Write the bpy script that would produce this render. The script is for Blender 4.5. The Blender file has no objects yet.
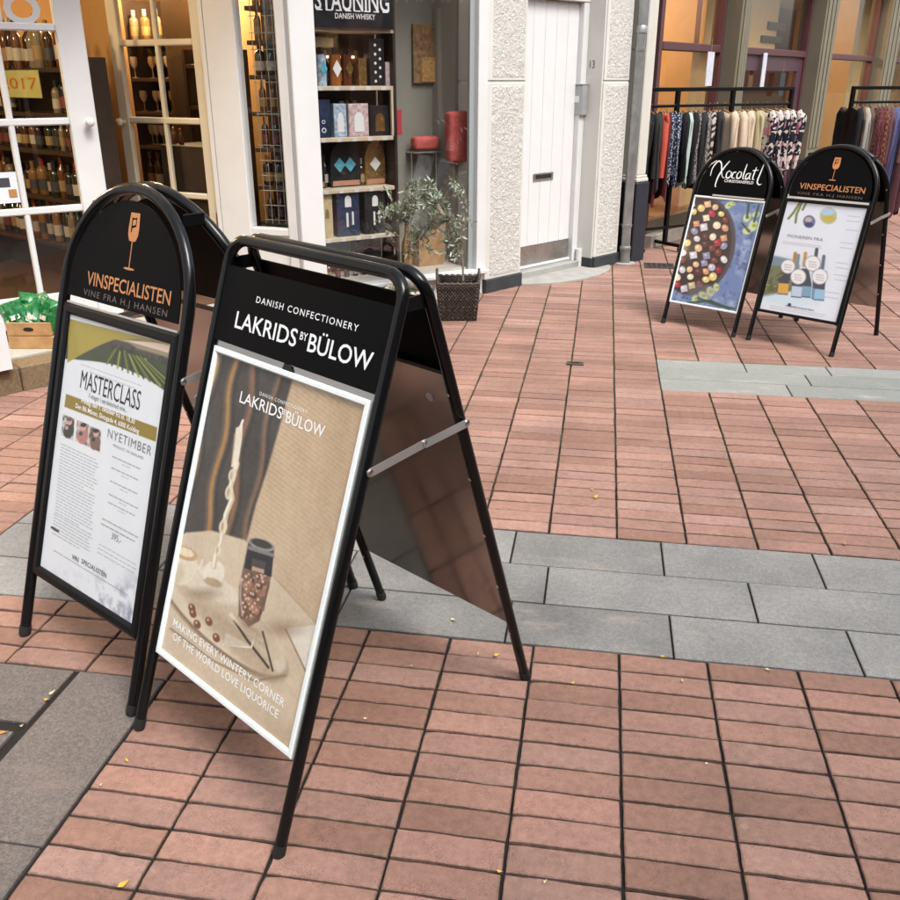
import bpy, bmesh, math, random
import numpy as np
from mathutils import Vector, Matrix

sc = bpy.context.scene
COL = sc.collection
R = math.radians
random.seed(7)
rng = np.random.default_rng(7)

# ------------------------------------------------------------------ camera
FPX, PITCH, YAW, CAMH = 891.0, R(22.6), R(9.36), 1.55      # focal length for a 900 px wide frame
cd = bpy.data.cameras.new('camera'); cam = bpy.data.objects.new('camera', cd); COL.objects.link(cam)
cd.sensor_width = 36; cd.lens = 36 * FPX / 900; cd.clip_start = .05; cd.clip_end = 800
cam.location = (0, 0, CAMH); cam.rotation_euler = (R(90) - PITCH, 0, YAW)
sc.camera = cam

# ------------------------------------------------------------------ sky, sun, exposure (overcast day)
SUN_EL, SUN_AZ = R(56), R(132)
w = bpy.data.worlds.new('World'); sc.world = w; w.use_nodes = True
nt = w.node_tree; bg = nt.nodes['Background']
sky = nt.nodes.new('ShaderNodeTexSky'); sky.sky_type = 'NISHITA'; sky.sun_disc = False
sky.sun_elevation = SUN_EL; sky.sun_rotation = SUN_AZ; sky.dust_density = 4; sky.air_density = 1.2
hs = nt.nodes.new('ShaderNodeHueSaturation'); hs.inputs['Saturation'].default_value = .42
nt.links.new(sky.outputs[0], hs.inputs['Color']); nt.links.new(hs.outputs[0], bg.inputs[0])
bg.inputs[1].default_value = .15
sd = bpy.data.lights.new('sun', 'SUN'); sd.energy = 1.35; sd.angle = R(22); sd.color = (1, .99, .97)
so = bpy.data.objects.new('sun', sd); COL.objects.link(so)
# sun_rotation turns clockwise from +Y seen from above
sdir = Vector((math.sin(SUN_AZ) * math.cos(SUN_EL), math.cos(SUN_AZ) * math.cos(SUN_EL), math.sin(SUN_EL)))
so.rotation_euler = sdir.to_track_quat('Z', 'Y').to_euler(); so.location = sdir * 30
sc.view_settings.view_transform = 'Standard'; sc.view_settings.look = 'None'
sc.view_settings.gamma = 1; sc.view_settings.exposure = 1.0; sc.view_settings.use_curve_mapping = False
sc.render.engine = 'CYCLES'
sc.cycles.max_bounces = 5; sc.cycles.diffuse_bounces = 3; sc.cycles.glossy_bounces = 3; sc.cycles.transparent_max_bounces = 16; sc.cycles.caustics_reflective = False
sc.cycles.caustics_refractive = False; sc.cycles.sample_clamp_indirect = 4; sc.cycles.use_denoising = True; sc.cycles.use_adaptive_sampling = True; sc.cycles.adaptive_threshold = .02

# ------------------------------------------------------------------ pixel -> direction helpers (positions come from what a thing touches)
CF = np.array([-math.sin(YAW) * math.cos(PITCH), math.cos(YAW) * math.cos(PITCH), -math.sin(PITCH)])
CR = np.array([math.cos(YAW), math.sin(YAW), 0.]); CU = np.cross(CR, CF)
def ray(x, y):
    d = CF * FPX + CR * (x - 450) - CU * (y - 450); return d / np.linalg.norm(d)
def gp(x, y, z=0.):                      # pixel on the horizontal plane z
    d = ray(x, y); t = (z - CAMH) / d[2]; return np.array([d[0] * t, d[1] * t, z])
def vp(x, y, P, d):                      # pixel on the vertical plane through P along d
    n = np.array([-d[1], d[0]]); q = ray(x, y); t = (n @ np.array(P[:2], float)) / (n @ q[:2])
    return np.array([q[0] * t, q[1] * t, CAMH + q[2] * t])
def proj(p):
    v = np.array(p, float) - np.array([0, 0, CAMH]); k = v @ CF
    return 450 + FPX * (v @ CR) / k, 450 - FPX * (v @ CU) / k
def unit(v):
    v = np.array(v, float); return v / np.linalg.norm(v)

# ------------------------------------------------------------------ mesh builder
class MB:
    def __init__(s): s.v = []; s.f = []
    def add(s, vs, fs):
        o = len(s.v); s.v += [tuple(map(float, p)) for p in vs]; s.f += [tuple(i + o for i in f) for f in fs]; return s
    def box(s, x0, x1, y0, y1, z0, z1):
        vs = [(x, y, z) for z in (z0, z1) for y in (y0, y1) for x in (x0, x1)]
        return s.add(vs, [(0, 2, 3, 1), (4, 5, 7, 6), (0, 1, 5, 4), (1, 3, 7, 5), (3, 2, 6, 7), (2, 0, 4, 6)])
    def obox(s, P, d, s0, s1, y0, y1, z0, z1):   # box along d (s), inward left of d (y), up (z)
        d = unit(d[:2]); n = np.array([-d[1], d[0]]); P = np.array(P[:2], float)
        vs = [(*(P + d * a + n * b), z) for z in (z0, z1) for b in (y0, y1) for a in (s0, s1)]
        return s.add(vs, [(0, 2, 3, 1), (4, 5, 7, 6), (0, 1, 5, 4), (1, 3, 7, 5), (3, 2, 6, 7), (2, 0, 4, 6)])
    def prism(s, pts, z0, z1):
        n = len(pts); vs = [(x, y, z0) for x, y in pts] + [(x, y, z1) for x, y in pts]
        return s.add(vs, [tuple(range(n))[::-1], tuple(range(n, 2 * n))] + [(i, (i + 1) % n, n + (i + 1) % n, n + i) for i in range(n)])
    def chamfer_slab(s, x0, x1, y0, y1, z0, z1, c, rot=0, tilt=(0, 0)):
        cx, cy = (x0 + x1) / 2, (y0 + y1) / 2; vs = []
        for k, (z, q) in enumerate(((z0, 0), (z1 - c * .7, 0), (z1, c))):
            for (x, y) in ((x0 + q, y0 + q), (x1 - q, y0 + q), (x1 - q, y1 - q), (x0 + q, y1 - q)):
                dx, dy = x - cx, y - cy
                X = cx + dx * math.cos(rot) - dy * math.sin(rot); Y = cy + dx * math.sin(rot) + dy * math.cos(rot)
                vs.append((X, Y, z + (tilt[0] * dx + tilt[1] * dy if k else 0)))
        fs = [(8, 9, 10, 11)]
        for a in (0, 4):
            fs += [(a + i, a + (i + 1) % 4, a + 4 + (i + 1) % 4, a + 4 + i) for i in range(4)]
        return s.add(vs, fs)
    def tube(s, path, r, n=10, closed=False, caps=True, flat=None):
        path = [Vector(p) for p in path]; m = len(path); rr = r if hasattr(r, '__len__') else [r] * m
        T = []
        for i in range(m):
            a = path[(i - 1) % m] if (closed or i > 0) else path[i]; b = path[(i + 1) % m] if (closed or i < m - 1) else path[i]
            T.append((b - a).normalized())
        up = Vector((0, 0, 1)) if abs(T[0].z) < .9 else Vector((0, 1, 0))
        if flat is not None: up = Vector(flat)
        U = (up - T[0] * up.dot(T[0])).normalized(); vs = []
        for i in range(m):
            if i: U = (U - T[i] * U.dot(T[i])).normalized()
            V = T[i].cross(U)
            for k in range(n):
                a = 2 * math.pi * k / n; vs.append(path[i] + (U * math.cos(a) + V * math.sin(a)) * rr[i])
        fs = []
        for i in range(m if closed else m - 1):
            j = (i + 1) % m
            fs += [(i * n + k, i * n + (k + 1) % n, j * n + (k + 1) % n, j * n + k) for k in range(n)]
        if caps and not closed: fs += [tuple(range(n))[::-1], tuple((m - 1) * n + k for k in range(n))]
        return s.add(vs, fs)
    def lathe(s, prof, n=16, c=(0, 0, 0)):
        vs = []; m = len(prof)
        for r, z in prof:
            for k in range(n):
                a = 2 * math.pi * k / n; vs.append((c[0] + r * math.cos(a), c[1] + r * math.sin(a), c[2] + z))
        fs = [(i * n + k, i * n + (k + 1) % n, (i + 1) * n + (k + 1) % n, (i + 1) * n + k) for i in range(m - 1) for k in range(n)]
        fs += [tuple(range(n))[::-1], tuple((m - 1) * n + k for k in range(n))]
        return s.add(vs, fs)
    def xf(s, M):
        s.v = [tuple(M @ Vector(p)) for p in s.v]; return s
    def mesh(s, name, mat=None, smooth=0, bevel=0, seg=1):
        me = bpy.data.meshes.new(name); me.from_pydata(s.v, [], s.f)
        if bevel:
            bm = bmesh.new(); bm.from_mesh(me)
            bmesh.ops.recalc_face_normals(bm, faces=bm.faces)
            es = [e for e in bm.edges if len(e.link_faces) == 2 and e.calc_face_angle() > .5]
            bmesh.ops.bevel(bm, geom=es, offset=bevel, segments=seg, profile=.7, affect='EDGES', clamp_overlap=True)
            bm.to_mesh(me); bm.free()
        if smooth:
            me.polygons.foreach_set('use_smooth', [True] * len(me.polygons)); me.set_sharp_from_angle(angle=R(smooth))
        if mat: me.materials.append(mat)
        me.update(); return me
    def build(s, name, mat, parent=None, smooth=0, bevel=0, seg=1, world=False):
        if world and parent is not None: s.xf(parent.matrix_basis.inverted())
        return link(name, s.mesh(name, mat, smooth, bevel, seg), parent)
def link(name, me, parent=None):
    o = bpy.data.objects.new(name, me); COL.objects.link(o)
    if parent is not None: o.parent = parent
    return o
def tag(o, label=None, cat=None, group=None, kind=None):
    if label: o['label'] = label
    if cat: o['category'] = cat
    if group: o['group'] = group
    if kind: o['kind'] = kind
    return o
def empty(name, loc=(0, 0, 0), rz=0., label=None, cat=None, group=None):
    o = bpy.data.objects.new(name, None); COL.objects.link(o); o.empty_display_size = .1
    o.matrix_basis = Matrix.Translation(Vector([float(c) for c in loc])) @ Matrix.Rotation(rz, 4, 'Z')
    return tag(o, label, cat, group)
def copy_tree(o, parent=None):
    c = o.copy(); COL.objects.link(c); c.parent = parent
    for ch in [x for x in KIDS.get(o.name, [])]: copy_tree(ch, c)
    return c
KIDS = {}

# ------------------------------------------------------------------ materials
def srgb(c):
    c = np.array(c, float) / 255; return np.where(c <= .04045, c / 12.92, ((c + .055) / 1.055) ** 2.4)
MC = {}
def nodes(name):
    m = bpy.data.materials.new(name); m.use_nodes = True
    return m, m.node_tree, m.node_tree.nodes['Principled BSDF']
def N(t, typ, **kw):
    n = t.nodes.new(typ)
    for k, v in kw.items():
        if k[0] == '_': setattr(n, k[1:], v)
        else: n.inputs[k.replace('__', ' ')].default_value = v
    return n
def mat(name, col, rough=.6, metal=0., var=.0, scale=8., bump=0., bscale=None, spec=.5, coat=0., detail=4., emit=None, estr=1., var2=None):
    """plain procedural material: base colour with noise variation, noise roughness and fine bump"""
    if name in MC: return MC[name]
    m, t, b = nodes(name)
    b.inputs['Base Color'].default_value = (*col, 1); b.inputs['Roughness'].default_value = rough
    b.inputs['Metallic'].default_value = metal; b.inputs['Specular IOR Level'].default_value = spec; b.inputs['Coat Weight'].default_value = coat
    geo = N(t, 'ShaderNodeNewGeometry')
    if var or var2:
        nz = N(t, 'ShaderNodeTexNoise', Scale=scale, Detail=detail, Roughness=.6); t.links.new(geo.outputs['Position'], nz.inputs['Vector'])
        mx = N(t, 'ShaderNodeMix', _data_type='RGBA'); c2 = var2 if var2 else tuple(c * (1 - var) for c in col)
        c1 = col if var2 else tuple(min(1, c * (1 + var)) for c in col)
        rp = N(t, 'ShaderNodeMapRange'); rp.inputs[1].default_value = .3; rp.inputs[2].default_value = .7
        t.links.new(nz.outputs[0], rp.inputs[0]); t.links.new(rp.outputs[0], mx.inputs[0])
        mx.inputs[6].default_value = (*c2, 1); mx.inputs[7].default_value = (*c1, 1); t.links.new(mx.outputs[2], b.inputs['Base Color'])
        r2 = N(t, 'ShaderNodeMapRange'); r2.inputs[3].default_value = max(.02, rough - .1); r2.inputs[4].default_value = min(1, rough + .1)
        t.links.new(nz.outputs[0], r2.inputs[0]); t.links.new(r2.outputs[0], b.inputs['Roughness'])
    if bump:
        n2 = N(t, 'ShaderNodeTexNoise', Scale=bscale or scale * 10, Detail=5, Roughness=.65); t.links.new(geo.outputs['Position'], n2.inputs['Vector'])
        bp = N(t, 'ShaderNodeBump', Strength=min(1, bump), Distance=.004 * max(1, bump)); t.links.new(n2.outputs[0], bp.inputs['Height']); t.links.new(bp.outputs[0], b.inputs['Normal'])
    if emit:
        b.inputs['Emission Color'].default_value = (*emit, 1); b.inputs['Emission Strength'].default_value = estr
    MC[name] = m; return m

def brick_mat():
    m, t, b = nodes('paving_brick'); L = t.links.new
    geo = N(t, 'ShaderNodeNewGeometry'); sp = N(t, 'ShaderNodeSeparateXYZ'); L(geo.outputs['Position'], sp.inputs[0])
    def cell(o, off, pitch):
        a = N(t, 'ShaderNodeMath', _operation='SUBTRACT'); a.inputs[1].default_value = off; L(o, a.inputs[0])
        d = N(t, 'ShaderNodeMath', _operation='DIVIDE'); d.inputs[1].default_value = pitch; L(a.outputs[0], d.inputs[0])
        f = N(t, 'ShaderNodeMath', _operation='FLOOR'); L(d.outputs[0], f.inputs[0]); return f.outputs[0]
    gt = N(t, 'ShaderNodeMath', _operation='GREATER_THAN'); gt.inputs[1].default_value = 2.6; L(sp.outputs[1], gt.inputs[0])
    ys = N(t, 'ShaderNodeMath', _operation='MULTIPLY_ADD'); ys.inputs[1].default_value = -.0506; L(gt.outputs[0], ys.inputs[0]); L(sp.outputs[1], ys.inputs[2])
    cb = N(t, 'ShaderNodeCombineXYZ'); L(cell(sp.outputs[0], BX0, BPX), cb.inputs[0]); L(cell(ys.outputs[0], BY0, BPY), cb.inputs[1])
    def edge(o, off, pitch):                                            # metres to the nearest joint
        a = N(t, 'ShaderNodeMath', _operation='SUBTRACT'); a.inputs[1].default_value = off; L(o, a.inputs[0])
        p = N(t, 'ShaderNodeMath', _operation='PINGPONG'); p.inputs[1].default_value = pitch / 2; L(a.outputs[0], p.inputs[0]); return p.outputs[0]
    ed = N(t, 'ShaderNodeMath', _operation='MINIMUM'); L(edge(sp.outputs[0], BX0, BPX), ed.inputs[0]); L(edge(ys.outputs[0], BY0, BPY), ed.inputs[1])
    wn = N(t, 'ShaderNodeTexWhiteNoise', _noise_dimensions='3D'); L(cb.outputs[0], wn.inputs[0])
    rp = N(t, 'ShaderNodeValToRGB'); e = rp.color_ramp.elements
    e[0].position = 0; e[0].color = (.235, .125, .090, 1); e[1].position = 1; e[1].color = (.345, .210, .170, 1)
    q = e.new(.3); q.color = (.30, .164, .121, 1); q = e.new(.6); q.color = (.285, .166, .131, 1); q = e.new(.85); q.color = (.345, .186, .140, 1)
    L(wn.outputs[0], rp.inputs[0])
    # broad soot and wear
    n1 = N(t, 'ShaderNodeTexNoise', Scale=2.2, Detail=3, Roughness=.62); L(geo.outputs['Position'], n1.inputs['Vector'])
    r1 = N(t, 'ShaderNodeMapRange'); r1.inputs[1].default_value = .32; r1.inputs[2].default_value = .68; r1.inputs[3].default_value = .80; r1.inputs[4].default_value = 1.12; L(n1.outputs[0], r1.inputs[0])
    n2 = N(t, 'ShaderNodeTexNoise', Scale=45, Detail=3, Roughness=.7); L(geo.outputs['Position'], n2.inputs['Vector'])
    r2 = N(t, 'ShaderNodeMapRange'); r2.inputs[1].default_value = .3; r2.inputs[2].default_value = .7; r2.inputs[3].default_value = .80; r2.inputs[4].default_value = 1.16; L(n2.outputs[0], r2.inputs[0])
    # dark pits and specks
    vo = N(t, 'ShaderNodeTexVoronoi', Scale=230); L(geo.outputs['Position'], vo.inputs['Vector'])
    r3 = N(t, 'ShaderNodeMapRange'); r3.inputs[1].default_value = .18; r3.inputs[2].default_value = .36; r3.inputs[3].default_value = .45; r3.inputs[4].default_value = 1; L(vo.outputs['Distance'], r3.inputs[0])
    n3 = N(t, 'ShaderNodeTexNoise', Scale=17, Detail=4); L(geo.outputs['Position'], n3.inputs['Vector'])
    r4 = N(t, 'ShaderNodeMapRange'); r4.inputs[1].default_value = .40; r4.inputs[2].default_value = .62; L(n3.outputs[0], r4.inputs[0])
    m3 = N(t, 'ShaderNodeMix', _data_type='FLOAT'); m3.inputs[2].default_value = 1; L(r4.outputs[0], m3.inputs[0]); L(r3.outputs[0], m3.inputs[3])
    mu = N(t, 'ShaderNodeMath', _operation='MULTIPLY'); L(r1.outputs[0], mu.inputs[0]); L(r2.outputs[0], mu.inputs[1])
    mv = N(t, 'ShaderNodeMath', _operation='MULTIPLY'); L(mu.outputs[0], mv.inputs[0]); L(m3.outputs[0], mv.inputs[1])
    # sparse dark blotches (gum, oil) and pale lime scuffs
    n5 = N(t, 'ShaderNodeTexNoise', Scale=9, Detail=4, Roughness=.7); L(geo.outputs['Position'], n5.inputs['Vector'])
    r5 = N(t, 'ShaderNodeMapRange'); r5.inputs[1].default_value = .66; r5.inputs[2].default_value = .74; L(n5.outputs[0], r5.inputs[0])
    vm = N(t, 'ShaderNodeVectorMath', _operation='SCALE'); L(rp.outputs[0], vm.inputs[0]); L(mv.outputs[0], vm.inputs['Scale'])
    mx = N(t, 'ShaderNodeMix', _data_type='RGBA'); L(vm.outputs[0], mx.inputs[6]); mx.inputs[7].default_value = (.14, .085, .07, 1)
    k = N(t, 'ShaderNodeMath', _operation='MULTIPLY'); k.inputs[1].default_value = .6; L(r5.outputs[0], k.inputs[0]); L(k.outputs[0], mx.inputs[0])
    n6 = N(t, 'ShaderNodeTexNoise', Scale=6, Detail=4, Roughness=.75); mp = N(t, 'ShaderNodeMapping'); mp.inputs[1].default_value = (4, 9, 2); L(geo.outputs['Position'], mp.inputs[0]); L(mp.outputs[0], n6.inputs['Vector'])
    r6 = N(t, 'ShaderNodeMapRange'); r6.inputs[1].default_value = .66; r6.inputs[2].default_value = .78; r6.inputs[4].default_value = .5; L(n6.outputs[0], r6.inputs[0])
    my = N(t, 'ShaderNodeMix', _data_type='RGBA'); L(mx.outputs[2], my.inputs[6]); my.inputs[7].default_value = (.52, .44, .38, 1); L(r6.outputs[0], my.inputs[0])
    nd = N(t, 'ShaderNodeTexNoise', Scale=70, Detail=3, Roughness=.7); L(geo.outputs['Position'], nd.inputs['Vector'])
    sm = N(t, 'ShaderNodeMath', _operation='MULTIPLY_ADD'); sm.inputs[1].default_value = -.017; L(nd.outputs[0], sm.inputs[0]); L(ed.outputs[0], sm.inputs[2])
    re = N(t, 'ShaderNodeMapRange'); re.inputs[1].default_value = -.006; re.inputs[2].default_value = -.001; re.inputs[3].default_value = .5; re.inputs[4].default_value = 0; L(sm.outputs[0], re.inputs[0])
    mj = N(t, 'ShaderNodeMix', _data_type='RGBA'); L(my.outputs[2], mj.inputs[6]); mj.inputs[7].default_value = (.085, .055, .042, 1); L(re.outputs[0], mj.inputs[0])
    L(mj.outputs[2], b.inputs['Base Color'])
    rr = N(t, 'ShaderNodeMapRange'); rr.inputs[3].default_value = .55; rr.inputs[4].default_value = .85; L(n1.outputs[0], rr.inputs[0]); L(rr.outputs[0], b.inputs['Roughness'])
    bp = N(t, 'ShaderNodeBump', Strength=.55, Distance=.002); L(n2.outputs[0], bp.inputs['Height'])
    b2 = N(t, 'ShaderNodeBump', Strength=.5, Distance=.0015); L(m3.outputs[0], b2.inputs['Height']); L(bp.outputs[0], b2.inputs['Normal']); L(b2.outputs[0], b.inputs['Normal'])
    return m
def stone_mat(name, c1, c2, speck, warm=None, rough=.7):
    m, t, b = nodes(name); L = t.links.new
    geo = N(t, 'ShaderNodeNewGeometry'); oi = N(t, 'ShaderNodeObjectInfo')
    n1 = N(t, 'ShaderNodeTexNoise', Scale=3.5, Detail=6, Roughness=.6); L(geo.outputs['Position'], n1.inputs['Vector'])
    mx = N(t, 'ShaderNodeMix', _data_type='RGBA'); mx.inputs[6].default_value = (*c1, 1); mx.inputs[7].default_value = (*c2, 1)
    ad = N(t, 'ShaderNodeMath', _operation='MULTIPLY_ADD'); ad.inputs[1].default_value = .55; L(oi.outputs['Random'], ad.inputs[0])
    r1 = N(t, 'ShaderNodeMapRange'); r1.inputs[1].default_value = .3; r1.inputs[2].default_value = .7; r1.inputs[4].default_value = .5; L(n1.outputs[0], r1.inputs[0]); L(r1.outputs[0], ad.inputs[2]); L(ad.outputs[0], mx.inputs[0])
    vo = N(t, 'ShaderNodeTexVoronoi', Scale=260); L(geo.outputs['Position'], vo.inputs['Vector'])
    sv = N(t, 'ShaderNodeSeparateColor'); L(vo.outputs['Color'], sv.inputs[0])
    rv = N(t, 'ShaderNodeMapRange'); rv.inputs[3].default_value = 1 - speck; rv.inputs[4].default_value = 1 + speck; L(sv.outputs[0], rv.inputs[0])
    n2 = N(t, 'ShaderNodeTexNoise', Scale=60, Detail=6, Roughness=.75); L(geo.outputs['Position'], n2.inputs['Vector'])
    r2 = N(t, 'ShaderNodeMapRange'); r2.inputs[1].default_value = .3; r2.inputs[2].default_value = .7; r2.inputs[3].default_value = 1 - speck; r2.inputs[4].default_value = 1 + speck; L(n2.outputs[0], r2.inputs[0])
    mu = N(t, 'ShaderNodeMath', _operation='MULTIPLY'); L(rv.outputs[0], mu.inputs[0]); L(r2.outputs[0], mu.inputs[1])
    vm = N(t, 'ShaderNodeVectorMath', _operation='SCALE'); L(mx.outputs[2], vm.inputs[0]); L(mu.outputs[0], vm.inputs['Scale'])
    last = vm.outputs[0]
    if warm:
        n3 = N(t, 'ShaderNodeTexNoise', Scale=5, Detail=7, Roughness=.7); mp = N(t, 'ShaderNodeMapping'); mp.inputs[3].default_value = (.6, 1.8, 1); L(geo.outputs['Position'], mp.inputs[0]); L(mp.outputs[0], n3.inputs['Vector'])
        r3 = N(t, 'ShaderNodeMapRange'); r3.inputs[1].default_value = .56; r3.inputs[2].default_value = .74; r3.inputs[4].default_value = .75; L(n3.outputs[0], r3.inputs[0])
        m3 = N(t, 'ShaderNodeMix', _data_type='RGBA'); L(last, m3.inputs[6]); m3.inputs[7].default_value = (*warm, 1); L(r3.outputs[0], m3.inputs[0]); last = m3.outputs[2]
    L(last, b.inputs['Base Color']); b.inputs['Roughness'].default_value = rough
    bp = N(t, 'ShaderNodeBump', Strength=.5, Distance=.002); L(n2.outputs[0], bp.inputs['Height']); L(bp.outputs[0], b.inputs['Normal'])
    MC[name] = m; return m
def joint_mat():
    m, t, b = nodes('joint_sand'); L = t.links.new
    geo = N(t, 'ShaderNodeNewGeometry')
    n1 = N(t, 'ShaderNodeTexNoise', Scale=4, Detail=6, Roughness=.7); L(geo.outputs['Position'], n1.inputs['Vector'])
    sp = N(t, 'ShaderNodeSeparateXYZ'); L(geo.outputs['Position'], sp.inputs[0])
    # moss grows where feet rarely go: further up the lane
    ry = N(t, 'ShaderNodeMapRange'); ry.inputs[1].default_value = 2.4; ry.inputs[2].default_value = 5; ry.inputs[3].default_value = -.12; ry.inputs[4].default_value = .14; L(sp.outputs[1], ry.inputs[0])
    ad = N(t, 'ShaderNodeMath', _operation='ADD'); L(n1.outputs[0], ad.inputs[0]); L(ry.outputs[0], ad.inputs[1])
    r1 = N(t, 'ShaderNodeMapRange'); r1.inputs[1].default_value = .5; r1.inputs[2].default_value = .62; L(ad.outputs[0], r1.inputs[0])
    mx = N(t, 'ShaderNodeMix', _data_type='RGBA'); mx.inputs[6].default_value = (.014, .010, .008, 1); mx.inputs[7].default_value = (.045, .055, .016, 1); L(r1.outputs[0], mx.inputs[0])
    L(mx.outputs[2], b.inputs['Base Color']); b.inputs['Roughness'].default_value = .95
    n2 = N(t, 'ShaderNodeTexNoise', Scale=220, Detail=3); L(geo.outputs['Position'], n2.inputs['Vector'])
    bp = N(t, 'ShaderNodeBump', Strength=1, Distance=.004); L(n2.outputs[0], bp.inputs['Height']); L(bp.outputs[0], b.inputs['Normal'])
    return m
def glass_mat(name='window_glass', tint=(1, 1, 1), refl=1.0):
    if name in MC: return MC[name]
    m, t, b = nodes(name); t.nodes.remove(b); L = t.links.new
    tr = N(t, 'ShaderNodeBsdfTransparent'); tr.inputs[0].default_value = (*tint, 1)
    gl = N(t, 'ShaderNodeBsdfGlossy'); gl.inputs['Roughness'].default_value = 0.0
    fr = N(t, 'ShaderNodeFresnel', IOR=1.5); gb = N(t, 'ShaderNodeNewGeometry'); io = N(t, 'ShaderNodeMapRange'); io.inputs[3].default_value = 1.5; io.inputs[4].default_value = 1 / 1.5; L(gb.outputs['Backfacing'], io.inputs[0]); L(io.outputs[0], fr.inputs[0]); mu = N(t, 'ShaderNodeMath', _operation='MULTIPLY', _use_clamp=True); mu.inputs[1].default_value = refl
    geo = N(t, 'ShaderNodeNewGeometry'); nz = N(t, 'ShaderNodeTexNoise', Scale=2.5, Detail=1); L(geo.outputs['Position'], nz.inputs['Vector'])
    bp = N(t, 'ShaderNodeBump', Strength=.06, Distance=.01); L(nz.outputs[0], bp.inputs['Height']); L(bp.outputs[0], gl.inputs['Normal'])
    L(fr.outputs[0], mu.inputs[0]); mx = N(t, 'ShaderNodeMixShader'); L(mu.outputs[0], mx.inputs[0]); L(tr.outputs[0], mx.inputs[1]); L(gl.outputs[0], mx.inputs[2])
    L(mx.outputs[0], t.nodes['Material Output'].inputs[0]); MC[name] = m; return m
def print_mat():
    m, t, b = nodes('printed_paper'); a = N(t, 'ShaderNodeVertexColor', _layer_name='ink'); t.links.new(a.outputs[0], b.inputs['Base Color'])
    b.inputs['Roughness'].default_value = .45; b.inputs['Coat Weight'].default_value = .35; b.inputs['Coat Roughness'].default_value = .08
    return m

# ------------------------------------------------------------------ lettering: font outlines turned into thin meshes
def text_raw(s, bold=0., space=1., shear=0.):
    cu = bpy.data.curves.new('tmp', 'FONT'); cu.body = s; cu.size = 1; cu.offset = bold; cu.space_character = space; cu.shear = shear
    cu.resolution_u = 3; cu.align_x = 'LEFT'
    ob = bpy.data.objects.new('tmp', cu); COL.objects.link(ob); dg = bpy.context.evaluated_depsgraph_get(); dg.update()
    me = bpy.data.meshes.new_from_object(ob.evaluated_get(dg)); bpy.data.objects.remove(ob); bpy.data.curves.remove(cu)
    v = np.array([tuple(p.co) for p in me.vertices]); f = [tuple(p.vertices) for p in me.polygons]; bpy.data.meshes.remove(me)
    return v, f
def text_mb(s, x0, x1, y, h, z=.0, bold=.0, space=1., shear=0., slope=0.):
    """letters fitted between x0 and x1 on baseline y with capital height h, lying in the XY plane at height z"""
    v, f = text_raw(s, bold, space, shear); a, b = v[:, 0].min(), v[:, 0].max()
    cap = .69
    X = x0 + (v[:, 0] - a) / (b - a) * (x1 - x0); Y = y + v[:, 1] / cap * h + slope * (X - x0)
    mb = MB(); mb.add(np.stack([X, Y, np.full(len(X), z)], 1), f); return mb

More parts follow.
